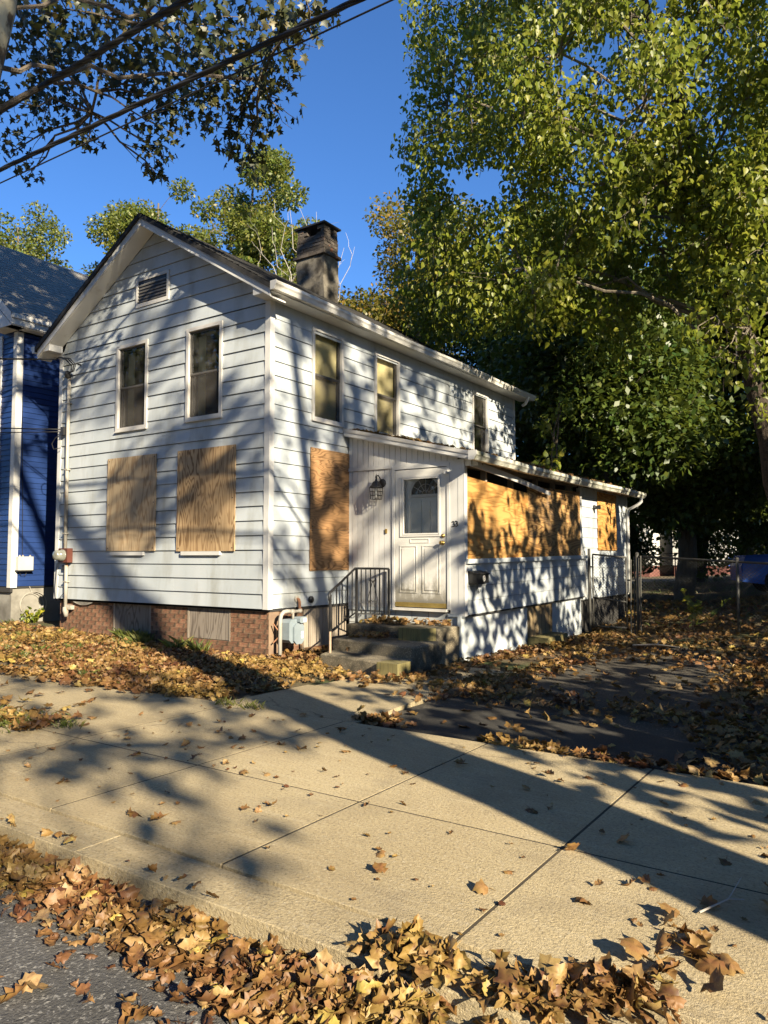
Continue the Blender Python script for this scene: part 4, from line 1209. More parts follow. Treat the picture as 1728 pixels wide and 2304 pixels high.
# ------------------------------------------------------------------ lantern by the door
la = thing('wall_lantern', 'black coach lantern with caged glass beside the porch door', 'lantern', (0.64, 1.79, 2.45))
MB().lathe((0.668, 1.797, 2.53), (0, -1, 0), [(0, .065), (.012, .065), (.022, .05), (.028, .02)], 16).build('back_plate', 'black', la)
MB().tube([(0.665, 1.772, 2.54), (0.66, 1.74, 2.60), (0.65, 1.70, 2.645), (0.645, 1.665, 2.625), (0.643, 1.66, 2.585)], .009, 6).build('bracket_arm', 'black', la, True)
MB().tube([(0.622, 1.70, 2.56), (0.615, 1.70, 2.62), (0.62, 1.70, 2.672)], [.012, .016, .004], 6).build('finial', 'black', la)
lc = (0.643, 1.66)
MB().lathe((lc[0], lc[1], 2.455), (0, 0, 1), [(0, .098), (.012, .095), (.045, .070), (.085, .050), (.10, .022), (.13, .012)], 12).build('hood', 'black', la)
for i in range(4):
    sx, sy = ((-1, -1), (1, -1), (1, 1), (-1, 1))[i]
    MB().tube([(lc[0] + sx * .072, lc[1] + sy * .072, 2.457), (lc[0] + sx * .060, lc[1] + sy * .060, 2.275)], .006, 4).build('cage_bar', 'black', la)
for z, r in ((2.45, .072), (2.395, .068), (2.335, .064), (2.277, .060)):
    pts = [(lc[0] + sx * r, lc[1] + sy * r, z) for sx, sy in ((-1, -1), (1, -1), (1, 1), (-1, 1), (-1, -1))]
    for i in range(4):
        MB().tube([pts[i], pts[i + 1]], .0045, 4).build('cage_bar', 'black', la)
for (dx, dy_) in ((-.024, -1), (.024, -1), (1, -.024), (1, .024)):
    a = (lc[0] + (dx if abs(dx) < .5 else dx * .072), lc[1] + (dy_ if abs(dy_) < .5 else dy_ * .072))
    b = (lc[0] + (dx if abs(dx) < .5 else dx * .060), lc[1] + (dy_ if abs(dy_) < .5 else dy_ * .060))
    MB().tube([(*a, 2.45), (*b, 2.277)], .0035, 4).build('cage_bar', 'black', la)
MB().add([(lc[0] - .055, lc[1] - .055, 2.285), (lc[0] + .055, lc[1] - .055, 2.285), (lc[0] + .055, lc[1] - .055, 2.452), (lc[0] - .055, lc[1] - .055, 2.452)], [(0, 1, 2, 3)]).build('pane', 'doorglass', la)
MB().add([(lc[0] + .055, lc[1] - .055, 2.285), (lc[0] + .055, lc[1] + .055, 2.285), (lc[0] + .055, lc[1] + .055, 2.452), (lc[0] + .055, lc[1] - .055, 2.452)], [(0, 1, 2, 3)]).build('pane', 'doorglass', la)
MB().lathe((lc[0], lc[1], 2.30), (0, 0, 1), [(0, .012), (.05, .012), (.06, .02), (.10, .024), (.13, .012)], 10).build('bulb', 'sticker', la)

# ------------------------------------------------------------------ mailbox
mbx = thing('mailbox', 'black wall mailbox with round emblem on the porch half wall', 'mailbox', (2.09, 2.02, 1.1))
MB().hexa([(2.082, 1.885, 1.035), (2.215, 1.885, 1.035), (2.215, 2.255, 1.035), (2.082, 2.255, 1.035), (2.082, 1.885, 1.20), (2.215, 1.885, 1.165), (2.215, 2.255, 1.165), (2.082, 2.255, 1.20)]).build('case', 'blackplain', mbx)
MB().hexa([(2.082, 1.872, 1.201), (2.235, 1.872, 1.163), (2.235, 2.268, 1.163), (2.082, 2.268, 1.201), (2.082, 1.872, 1.213), (2.235, 1.872, 1.175), (2.235, 2.268, 1.175), (2.082, 2.268, 1.213)]).build('lid', 'black', mbx)
MB().box(2.081, 2.222, 1.90, 2.14, 1.018, 1.034).build('paper_tray', 'black', mbx)
for zc in (1.118, 1.088):
    pts = [(2.2175, 2.105 + .020 * math.cos(a), zc + .017 * math.sin(a)) for a in np.linspace(0, 6.283, 14)]
    MB().tube(pts, .003, 5).build('emblem', 'alu', mbx)
pts = [(2.2175, 2.105 + .034 * math.cos(a), 1.103 + .042 * math.sin(a)) for a in np.linspace(0, 6.283, 18)]
MB().tube(pts, .003, 5).build('emblem', 'alu', mbx)
MB().tube([(2.15, 2.03, 1.02), (2.15, 2.045, .96), (2.15, 2.07, .92), (2.15, 2.09, .90), (2.15, 2.12, .915), (2.15, 2.13, .945)], .004, 5).build('newspaper_hook', 'black', mbx)
MB().tube([(2.15, 2.00, 1.02), (2.15, 2.02, .93), (2.15, 2.05, .885), (2.15, 2.06, .93)], .004, 5).build('newspaper_hook', 'black', mbx)

# ------------------------------------------------------------------ gas meter
gm = thing('gas_meter', 'grey gas meter with curved pipes at the brick corner', 'gas meter', (0.2, 0.3, 0.0))
MB().tube([(0.14, 0.10, -0.05), (0.14, 0.10, .56), (0.145, .115, .62), (0.155, .15, .655), (.17, .20, .665), (.18, .27, .66)], .028, 10).build('riser_pipe', 'pipe', gm, True)
MB().tube([(.18, .27, .66), (.19, .30, .655), (.19, .305, .55)], .020, 8).build('inlet_pipe', 'pipe', gm, True)
MB().lathe((.18, .26, .655), (0, 1, 0), [(0, .03), (.03, .034), (.06, .034), (.09, .022), (.16, .02), (.19, .032), (.22, .032)], 10).build('regulator', 'pipe', gm, True)
MB().tube([(.17, .47, .66), (.14, .53, .665), (.10, .56, .67), (.08, .57, .70), (.075, .575, .76), (.06, .58, .80), (.03, .58, .81), (-.0, .58, .81)], .022, 8).build('outlet_pipe', 'rustpipe', gm, True)
MB().lathe((.018, .58, .81), (1, 0, 0), [(0, .05), (.012, .05), (.016, .03)], 14).build('pipe_flange', 'pipe', gm)
def rbox(mb, x0, x1, y0, y1, z0, z1, c=.03):
    pr = [(y0 + c, z0), (y1 - c, z0), (y1, z0 + c), (y1, z1 - c), (y1 - c, z1), (y0 + c, z1), (y0, z1 - c), (y0, z0 + c)]
    return mb.prism([(x0, y, z) for y, z in pr], (x1 - x0, 0, 0))
rbox(MB(), .10, .26, .15, .44, .235, .555, .045).build('meter_body', 'meter', gm)
rbox(MB(), .261, .29, .22, .43, .215, .50, .05).build('front_cover', 'meter', gm)
rbox(MB(), .20, .32, .30, .45, .50, .585, .02).build('index_housing', 'meter', gm)
MB().box(.3205, .322, .37, .44, .515, .565).build('dial', 'sticker', gm)
MB().box(.2905, .292, .36, .41, .29, .34).build('tag', 'sticker', gm)
MB().box(.2905, .292, .36, .41, .35, .385).build('tag', 'sticker', gm)
MB().tube([(0.05, 0.06, .50), (0.13, .10, .38)], .010, 5).build('bracket', 'rustpipe', gm)
MB().tube([(0.05, 0.06, .24), (0.13, .10, .33)], .010, 5).build('bracket', 'rustpipe', gm)
dv = MB().lathe((0.014, 0.885, 0.79), (1, 0, 0), [(0, .05), (.03, .05), (.045, .03)], 12).build('vent_cap', 'blackplain')
tag(dv, 'small round black vent cap on the white siding above the planks', 'vent')

# ------------------------------------------------------------------ electric meter, conduit, service cables
em = thing('electric_meter', 'electric meter in a brown box with grey conduit on the front wall', 'electric meter', (-4.6, -0.05, 1.4))
MB().box(-4.735, -4.475, -0.125, -0.022, 1.315, 1.555).build('meter_box', 'brownbox', em)
MB().lathe((-4.60, -0.125, 1.437), (0, -1, 0), [(0, .10), (.02, .10), (.022, .088), (.13, .082), (.15, .07), (.152, .03)], 20).build('meter_glass', 'meterglass', em, True)
MB().tube([(-4.645, -.055, 1.555), (-4.652, -.055, 4.50)], .030, 10).build('conduit', 'pipe', em, True)
MB().tube([(-4.60, -.055, 1.314), (-4.597, -.055, .56)], .030, 10).build('conduit', 'pipe', em, True)
MB().tube([(-4.597, -.055, .56), (-4.59, -.055, .50), (-4.585, -.045, .40)], [.045, .05, .035], 10).build('conduit_boot', 'pipe', em, True)
MB().hexa([(-4.58, -.075, .52), (-4.47, -.03, .52), (-4.47, .03, .52), (-4.58, .03, .52), (-4.58, -.075, .60), (-4.47, -.05, .585), (-4.47, .03, .585), (-4.58, .03, .60)]).build('boot_flange', 'pipe', em)
MB().lathe((-4.652, -.055, 4.50), (0, -.5, 1), [(0, .034), (.03, .055), (.09, .055), (.13, .03)], 10).build('weather_head', 'black', em)
for z in (4.05, 2.9, 1.8, .98):
    MB().box(-4.70 if z > 1.5 else -4.65, -4.60 if z > 1.5 else -4.55, -.088, -.020, z, z + .02).build('conduit_strap', 'pipe', em)
MB().box(-4.72, -4.64, -.06, -.02, 1.18, 1.27).build('ground_clamp', 'black', em)
def cable(name, pts, r, label, sub=None, sides=6, cat='cable'):
    o = MB().tube(pts, r, sides).build(name, 'cable', sub, True)
    if sub is None:
        tag(o, label, cat)
    return o
def sagline(p, q, sag, n=24):
    p, q = Vector(p), Vector(q)
    return [p.lerp(q, i / n) + Vector((0, 0, -sag * 4 * (i / n) * (1 - i / n))) for i in range(n + 1)]
sd = thing('service_drop', 'black service cables looping into the weather head on the front wall', 'cable', (-4.65, -.1, 4.6))
dest = Vector((-4.92, -.14, 4.86))
cable('drop_cable', sagline((-16, -4.2, 6.6), dest, .25) , .016, None, sd)
for k, (dx, r) in enumerate(((.0, .011), (.045, .011), (.08, .008))):
    pts = [dest, (-4.80 + dx * .4, -.16, 4.87), (-4.60 + dx * 1.5, -.16, 4.80), (-4.47 + dx * 1.6, -.14, 4.68), (-4.50 + dx, -.12, 4.58), (-4.64, -.09, 4.57 + .015 * k)]
    cable('lead_wire', pts, r, None, sd)
MB().lathe((-4.37, -.02, 4.70), (0, -1, 0), [(0, .014), (.05, .014), (.06, .02)], 8).build('insulator', 'black', sd)
tl = thing('telephone_drop', 'thin cables clamped at the front wall corner near the blue house', 'cable', (-4.85, -.05, 3.6))
cable('drop_cable', sagline((-14, -3.8, 4.6), (-4.80, -.07, 3.62), .12), .010, None, tl)
cable('drop_cable', sagline((-14, -3.6, 4.25), (-4.80, -.07, 3.58), .12), .008, None, tl)
MB().box(-4.83, -4.74, -.085, -.022, 3.52, 3.66).build('clamp', 'black', tl)
pts = [(-4.80, -.06, 3.55), (-4.95, -.10, 3.48), (-5.02, -.12, 3.38), (-4.96, -.12, 3.28), (-4.84, -.06, 3.30)]
cable('wire_loop', pts, .007, None, tl)
gw = MB().tube([(-4.88, -.05, 1.30), (-4.93, -.05, .85), (-4.94, -.03, .70), (-4.85, -.03, .67), (-4.72, -.06, .74), (-4.62, -.07, .80)], .006, 5).build('ground_wire', 'cable', em)
for k in range(3):
    MB().tube(sagline((-4.50, .01, .665), (-3.9, .01, .668), .02 + .02 * k, 8), .006, 5).build('foundation_wire', 'pipe', em)

# overhead street cables
def street_cable(name, p, q, r, label, twist=False):
    p, q = Vector(p), Vector(q)
    d = (q - p)
    a, b = p - d * 5.0, q + d * 5.0
    n = 60
    pts = [a.lerp(b, i / n) for i in range(n + 1)]
    t0 = 5 / 11; t1 = 6 / 11
    pts = [v + Vector((0, 0, 0.9 * ((i / n) - t0) * ((i / n) - t1))) for i, v in enumerate(pts)]
    if not twist:
        o = MB().tube(pts, r, 8).build(name, 'cable', None, True)
        return tag(o, label, 'cable')
    t = thing(name, label, 'cable', pts[30])
    for k in range(3):
        pp_ = []
        for i in range(n * 5 + 1):
            f_ = i / 5; j = min(int(f_), n - 1)
            c_ = pts[j].lerp(pts[j + 1], f_ - j)
            ang = i * 0.9 + k * 2.094
            pp_.append(c_ + Vector((0, math.cos(ang), math.sin(ang))) * r * .5)
        MB().tube(pp_, r * .62, 5).build('conductor', 'cable', t, True)
    return t
street_cable('overhead_cable', (-0.874, -3.4, 6.299), (2.092, -3.4, 6.264), .030, 'thick twisted overhead cable, uppermost of the three street wires', True)
street_cable('overhead_cable', (-0.835, -3.4, 5.623), (3.983, -3.4, 5.452), .023, 'black overhead cable, middle one of the three street wires', True)
street_cable('overhead_cable', (-0.827, -3.4, 5.471), (4.287, -3.4, 5.323), .007, 'thin black overhead wire, lowest of the three street wires')

# ------------------------------------------------------------------ chain-link fence and gate
def chainlink(mb, p, q, z0a, z1a, z0b, z1b, cell=0.062, r=0.0022):
    """diamond mesh between two posts as crossing straight wires."""
    p, q = Vector((*p, 0)), Vector((*q, 0))
    Lf = (q - p).length
    H = z1a - z0a
    f = lambda s, h: p.lerp(q, s / Lf) + Vector((0, 0, (z0a + (z0b - z0a) * s / Lf) + h * ((z1a - z0a) + ((z1b - z0b) - (z1a - z0a)) * s / Lf) / H))
    nrm = (q - p).cross(Vector((0, 0, 1))).normalized() * r
    for sgn in (1, -1):
        s = -H
        while s < Lf + H:
            a = (s, 0.0) if sgn > 0 else (s, 0.0)
            s0, s1 = s, s + sgn * H
            h0, h1 = 0.0, H
            lo, hi = (s0, s1) if s0 < s1 else (s1, s0)
            # clip to [0, Lf]
            def at(x): return (x - s0) / (s1 - s0) * H
            c0, c1 = max(0, lo), min(Lf, hi)
            if c1 - c0 > 0.01:
                A_, B_ = f(c0, at(c0)) + nrm * sgn * .6, f(c1, at(c1)) + nrm * sgn * .6
                mb.tube([A_, B_], r, 3, False)
            s += cell
    # twisted selvage on top
    s = 0.0
    while s < Lf:
        a = f(s, H); b = f(min(s + cell / 2, Lf), H + .018); c_ = f(min(s + cell, Lf), H)
        mb.tube([a, b, c_], r, 3, False)
        s += cell
fen = thing('chain_link_fence', 'grey chain-link fence with top rail closing off the back yard', 'fence', (5, 6.9, 0.1))
fz = lambda x: float(hterrain(x, 6.9))
rl = lambda x: 1.44 - 0.055 * (x - 3.0)
for x in (3.03, 4.77, 6.6, 8.4):
    MB().tube([(x, 6.9, fz(x) - .2), (x, 6.9, rl(x) + .02)], .030 if x == 3.03 else .026, 10).build('post', 'galv', fen, True)
    MB().lathe((x, 6.9, rl(x) + .02), (0, 0, 1), [(0, .034), (.02, .034), (.04, .018)], 8).build('post_cap', 'galv', fen)
for dx, dy_ in ((-.075, .02), (.06, -.05), (-.13, -.03)):
    MB().tube([(3.03 + dx, 6.9 + dy_, fz(3.0) - .1), (3.03 + dx + .02, 6.9 + dy_, rl(3.0) + .05 - abs(dx))], .014, 7).build('bundled_pole', 'galv', fen)
MB().tube([(3.03, 6.9, rl(3.03) - .02), (8.5, 6.9, rl(8.5) - .02)], .022, 8).build('top_rail', 'galv', fen, True)
for (a, b) in ((3.03, 4.77), (4.77, 6.6), (6.6, 8.4)):
    mb = MB(); chainlink(mb, (a + .03, 6.9), (b - .03, 6.9), fz(a) + .03, rl(a) - .03, fz(b) + .03, rl(b) - .03)
    o = mb.build('wire_mesh', 'wire', fen); o['kind'] = 'stuff'
gt = thing('chain_link_gate', 'narrow chain-link gate between the porch corner and the fence post', 'gate', (2.5, 6.9, 0))
MB().tube([(2.10, 6.9, -.2), (2.10, 6.9, 1.57)], .028, 10).build('post', 'galv', gt, True)
for (p, q) in (((2.17, 6.9, .06), (2.17, 6.9, 1.46)), ((2.82, 6.9, .06), (2.82, 6.9, 1.40)), ((2.17, 6.9, .06), (2.82, 6.9, .06)), ((2.17, 6.9, 1.46), (2.82, 6.9, 1.40)), ((2.17, 6.9, .62), (2.82, 6.9, .55))):
    MB().tube([p, q], .017, 8).build('frame_tube', 'galv', gt, True)
mb = MB(); chainlink(mb, (2.18, 6.9), (2.81, 6.9), .07, 1.44, .07, 1.40)
o = mb.build('wire_mesh', 'wire', gt); o['kind'] = 'stuff'
MB().box(2.11, 2.165, 6.885, 6.915, 1.2, 1.23).build('hinge', 'galv', gt)
MB().box(2.11, 2.165, 6.885, 6.915, .3, .33).build('hinge', 'galv', gt)
MB().box(2.83, 3.0, 6.89, 6.91, .95, .98).build('latch', 'galv', gt)
# second low fence line far back
ff = thing('rear_fence', 'low chain-link fence far across the back yard', 'fence', (-2, 28, 1))
for i in range(7):
    x = -9 + i * 2.6
    zz = float(hterrain(x, 28))
    MB().tube([(x, 28, zz), (x, 28, zz + 1.25)], .03, 6).build('post', 'galv', ff)
    if i < 6:
        x1 = x + 2.6
        z1_ = float(hterrain(x1, 28))
        MB().tube([(x, 28, zz + 1.22), (x1, 28, z1_ + 1.22)], .022, 6).build('rail', 'galv', ff)
        MB().tube([(x, 28, zz + .62), (x1, 28, z1_ + .62)], .015, 5).build('rail', 'galv', ff)

# mossy block under the hatch, flagstone
cb = MB().hexa([(2.05, 4.0, -.1), (2.40, 4.0, -.1), (2.38, 5.0, -.1), (2.05, 5.0, -.1), (2.05, 4.02, .085), (2.38, 4.02, .085), (2.36, 4.98, .10), (2.05, 4.98, .10)]).build('mossy_block', 'treated')
tag(cb, 'mossy concrete block lying below the cellar hatch', 'block')

# ------------------------------------------------------------------ parked car beyond the fence
M['carpaint'] = surf('blue_car_paint', (0.035, 0.11, 0.42), (0.04, 0.12, 0.46), 2.0, 0.25, 0.0, spec=0.6)
M['carglass'] = plain('car_glass', (0.02, 0.025, 0.03), 0.05, 0.0, 0.9)
M['tyre'] = plain('tyre_rubber', (0.015, 0.015, 0.015), 0.8)
M['lamp'] = plain('head_lamp', (0.6, 0.62, 0.62), 0.15, 0.2, 0.8)
def car(loc, rz_, label, paint):
    t = thing('parked_car', label, 'car', loc)
    t.rotation_euler = (0, 0, rz_)
    def ad(mb, name, mat, par=None, smooth=False):
        o = bpy.data.objects.new(name, mb.mesh(name, mat)); COL.objects.link(o); o.parent = par or t
        if smooth: o.data.shade_smooth()
        return o
    side = [(-2.25, .32), (-2.28, .62), (-2.20, .86), (-1.35, .98), (-0.72, 1.42), (.55, 1.46), (1.35, 1.02), (2.15, .98), (2.27, .70), (2.25, .32), (1.75, .26), (-1.75, .26)]
    vs, fs = [], []
    n = len(side)
    for yy, ins in ((-.86, .06), (-.90, 0.0), (.90, 0.0), (.86, .06)):
        for (x, z) in side:
            k = (1 if z < 1.0 else 0.82)
            vs.append((x * (1 - ins * .3), yy * k, z - (ins if z > .9 else -ins)))
    for r_ in range(3):
        fs += [(r_ * n + i, r_ * n + (i + 1) % n, (r_ + 1) * n + (i + 1) % n, (r_ + 1) * n + i) for i in range(n)]
    fs += [tuple(range(n - 1, -1, -1)), tuple(3 * n + i for i in range(n))]
    body = ad(MB().add(vs, fs), 'body', paint)
    for s in (-1, 1):
        for (a, b) in ((-.68, -.05), (.02, .62)):
            ad(MB().add([(a - .35 * (a < -.5), s * .892, 1.02), (b + .5 * (b > .5), s * .892, 1.02), (b + .02, s * .765, 1.36), (a + .02, s * .765, 1.36)], [(0, 1, 2, 3)]), 'side_window', 'carglass', body)
        for x in (-1.42, 1.42):
            w = ad(MB().lathe((x, s * .78, .32), (0, s, 0), [(0, .32), (.14, .32), (.15, .29)], 20), 'wheel', 'tyre')
            ad(MB().lathe((x, s * .925, .32), (0, s, 0), [(0, .20), (.01, .20), (.015, .06)], 14), 'rim', 'lamp', w)
        ad(MB().box(-2.30, -2.22, s * .62 - .16, s * .62 + .16, .66, .80), 'headlight', 'lamp', body)
    ad(MB().add([(-1.30, -.74, 1.02), (-1.30, .74, 1.02), (-.76, .62, 1.405), (-.76, -.62, 1.405)], [(0, 1, 2, 3)]), 'windscreen', 'carglass', body)
    return t
car((5.75, 14.6, float(hterrain(5.75, 14.6)) + .02), R(198), 'dark blue parked car beyond the fence and the trunk', 'carpaint')
car((2.2, 35.5, float(hterrain(2.2, 35.5)) + .02), R(170), 'small blue car far across the yard by the white house', 'carpaint')

# ------------------------------------------------------------------ white houses far behind
M['farwhite'] = surf('far_white_wall', (0.46, 0.45, 0.41), (0.52, 0.51, 0.47), .6, 0.6, 0.0)
M['farroof'] = surf('far_roof', (0.12, 0.11, 0.10), (0.16, 0.15, 0.14), .6, 0.8, 0.0)
M['farbrick'] = surf('far_brick', (0.13, 0.05, 0.04), (0.17, 0.075, 0.055), .8, 0.8, 0.0)
def far_house(x, y, w, d, h, label):
    zb = float(hterrain(x + w / 2, y)) - .1
    t = thing('white_house', label, 'house', (x + w / 2, y + d / 2, zb))
    MB().box(x, x + w, y, y + d, zb + .75, zb + h).build('wall', 'farwhite', t)
    MB().box(x + .05, x + w - .05, y + .05, y + d, zb, zb + .749).build('foundation', 'farbrick', t)
    MB().prism([(x - .3, y - .3, zb + h), (x + w + .3, y - .3, zb + h), (x + w / 2, y - .3, zb + h + w * .42)], (0, d + .6, 0)).build('roof', 'farroof', t)
    n = int(w // 2)
    for s in range(2):
        for i in range(n):
            u = x + (i + .5) * w / n
            wv = MB().box(u - .5, u + .5, y - .06, y - .001, zb + 1.5 + s * 2.7, zb + 2.9 + s * 2.7).build('window', 'farwhite', t)
            MB().box(u - .42, u + .42, y - .075, y - .061, zb + 1.58 + s * 2.7, zb + 2.82 + s * 2.7).build('pane', 'carglass', wv)
far_house(-11.0, 40, 5.5, 8, 6.2, 'white house glimpsed under the trees, beyond the rear fence near the porch corner')
far_house(-4.6, 42, 3.2, 8, 6.0, 'narrow white house on red brick base under the trees')
far_house(6.0, 46, 8, 8, 6.0, 'white house mostly hidden behind the catalpa trunk')

# ------------------------------------------------------------------ leaves: templates and placing
def unit(v):
    return v / np.maximum(np.linalg.norm(v, axis=-1, keepdims=True), 1e-9)

# heart leaf (catalpa): fold along the midrib, two quads
T_HEART = (np.array([[0, .06, 0], [-.20, -.04, .05], [-.42, .20, .12], [-.34, .52, .11], [-.14, .80, .02], [0, 1.08, -.16], [.14, .80, .02], [.34, .52, .11], [.42, .20, .12], [.20, -.04, .05], [0, .42, -.01]]),
           np.array([[0, 10, 2, 1], [10, 4, 3, 2], [10, 6, 5, 4], [10, 8, 7, 6], [0, 9, 8, 10]]))
# small oval (far foliage): one folded pair
T_OVAL = (np.array([[0, 0, 0], [-.30, .5, .08], [0, 1, 0], [.30, .5, .08]]), np.array([[0, 3, 2, 1]]))
def maple_template(kx, ky, seed, crumple=.05):
    """lobed dry leaf, rolled by kx across and ky along the blade."""
    half = [(.13, -.07), (.38, -.03), (.32, .15), (.55, .37), (.34, .47), (.35, .66), (.15, .78)]
    out = [(0, 0)] + half + [(0, 1.0)] + [(-x, y) for x, y in half[::-1]]
    rg = np.random.default_rng(seed)
    out = np.array(out) + rg.normal(0, .025, (len(out), 2))
    n = len(out)
    c0 = np.array([0, .38])
    rings = [c0 + (out - c0) * k for k in (.36, .70, 1.0)]
    V2 = np.vstack([c0[None]] + rings)
    F = []
    for i in range(n):
        j = (i + 1) % n
        F.append([0, 1 + j, 1 + i])
        for r in range(2):
            a, b, c, d = 1 + r * n + i, 1 + r * n + j, 1 + (r + 1) * n + j, 1 + (r + 1) * n + i
            F += [[a, b, c], [a, c, d]]
    x, y = V2[:, 0], V2[:, 1] - .38
    kx_ = kx if abs(kx) > .05 else .05
    ky_ = ky if abs(ky) > .05 else .05
    kxv = kx_ * (1 + .5 * y)
    X = np.sin(kxv * x) / kxv
    Z = (1 - np.cos(kxv * x)) / kxv
    Y = np.sin(ky_ * y) / ky_
    Z = Z + (1 - np.cos(ky_ * y)) / ky_
    rr = np.sqrt(x * x + y * y)
    ang = np.arctan2(y, x)
    Z = Z + crumple * (np.sin(5 * ang + rg.uniform(0, 6)) + .7 * np.sin(9 * ang + rg.uniform(0, 6))) * rr * 1.6 + rg.normal(0, .012, len(x))
    V = np.column_stack([X, Y + .38, Z])
    b = len(V)
    V = np.vstack([V, [[-.012, .02, 0], [.012, .02, 0], [.2 * (rg.random() - .5), -.55, .10]]])
    q = 1 + 2 * n
    F.append([q, b + 1, b + 2]); F.append([q, b + 2, b])
    return V, np.array(F)
MAPLES = [maple_template(*p) for p in [(.5, .3, 1), (-1.2, .4, 2, .07), (2.2, .5, 3, .06), (-.4, -1.4, 4, .07), (3.2, 1.0, 5, .06), (1.4, -1.2, 6, .08), (-2.6, -.6, 7, .06), (.8, 2.2, 8, .08)]]
# simple lobed leaf for the hanging sycamore twigs
T_STAR = (np.array([[0, .35, .05], [0, 0, 0], [.42, .02, -.05], [.25, .2, 0], [.55, .45, -.08], [.2, .55, 0], [0, 1, -.1], [-.2, .55, 0], [-.55, .45, -.08], [-.25, .2, 0], [-.42, .02, -.05]]),
          np.array([[0, i, i % 10 + 1] for i in range(1, 11)]))

def place(tpl, P, axis, nrm, size):
    V, F = tpl
    axis = unit(axis)
    side = unit(np.cross(axis, nrm))
    nrm = np.cross(side, axis)
    out = P[:, None, :] + size[:, None, None] * (V[None, :, 0:1] * side[:, None, :] + V[None, :, 1:2] * axis[:, None, :] + V[None, :, 2:3] * nrm[:, None, :])
    n = len(P)
    FF = (F[None] + (np.arange(n) * len(V))[:, None, None]).reshape(-1, F.shape[1])
    return out.reshape(-1, 3), FF

def leaf_mats(axis, nrm, P, size):
    axis = unit(axis); side = unit(np.cross(axis, nrm)); nn = np.cross(side, axis)
    res = []
    for i in range(len(P)):
        s = size[i]
        m = Matrix(((side[i, 0] * s, axis[i, 0] * s, nn[i, 0] * s, P[i, 0]), (side[i, 1] * s, axis[i, 1] * s, nn[i, 1] * s, P[i, 1]), (side[i, 2] * s, axis[i, 2] * s, nn[i, 2] * s, P[i, 2]), (0, 0, 0, 1)))
        res.append(m)
    return res

RGT = FWD.cross(Vector((0, 0, 1))).normalized()
UPV = RGT.cross(FWD)
def in_view(P):
    d = P - np.array(CAM)
    f_ = d @ np.array(FWD)
    u = (d @ np.array(RGT)) / np.maximum(f_, .01) * 1690.7 / 864
    w = (d @ np.array(UPV)) / np.maximum(f_, .01) * 1690.7 / 1152
    return (f_ > .1) & (np.abs(u) < 1.0) & (np.abs(w) < 1.0), f_

def clump_leaves(rng, clumps, dens, mode, size, zs=.8):
    """leaf positions and frames for clumps (x, y, z, r)."""
    P, A, NN = [], [], []
    for (x, y, z, r) in clumps:
        n = max(6, int(dens * r ** 2.2))
        d = unit(rng.normal(size=(n, 3)))
        rad = r * rng.random(n) ** 0.42
        q = d * rad[:, None] * np.array([1.0, 1.0, zs])
        P.append(q + np.array([x, y, z]))
        if mode == 'hang':
            a = rng.normal(size=(n, 3)) * .55 + d * .35 + np.array([0, 0, -1.0])
            nn = rng.normal(size=(n, 3)) * .7 + d * .8 + np.array([0, 0, .15])
        else:
            a = rng.normal(size=(n, 3)) + d * .8 + np.array([0, 0, -.35])
            nn = rng.normal(size=(n, 3)) * .6 + np.array([0, 0, 1.0]) + d * .3
        A.append(a); NN.append(nn)
    P, A, NN = np.vstack(P), np.vstack(A), np.vstack(NN)
    S = rng.uniform(size[0], size[1], len(P))
    return P, A, NN, S

def limb(rng, a, b, r0, r1, n=6, wob=.12, sag=0.0):
    a, b = np.array(a, float), np.array(b, float)
    Lg = np.linalg.norm(b - a)
    pts = []
    for i in range(n + 1):
        t = i / n
        p = a + (b - a) * t + np.array([0, 0, sag * math.sin(math.pi * t) * Lg])
        if 0 < i < n:
            p = p + rng.normal(0, wob * Lg / n, 3)
        pts.append(tuple(p))
    return pts, [r0 + (r1 - r0) * (i / n) ** .8 for i in range(n + 1)]

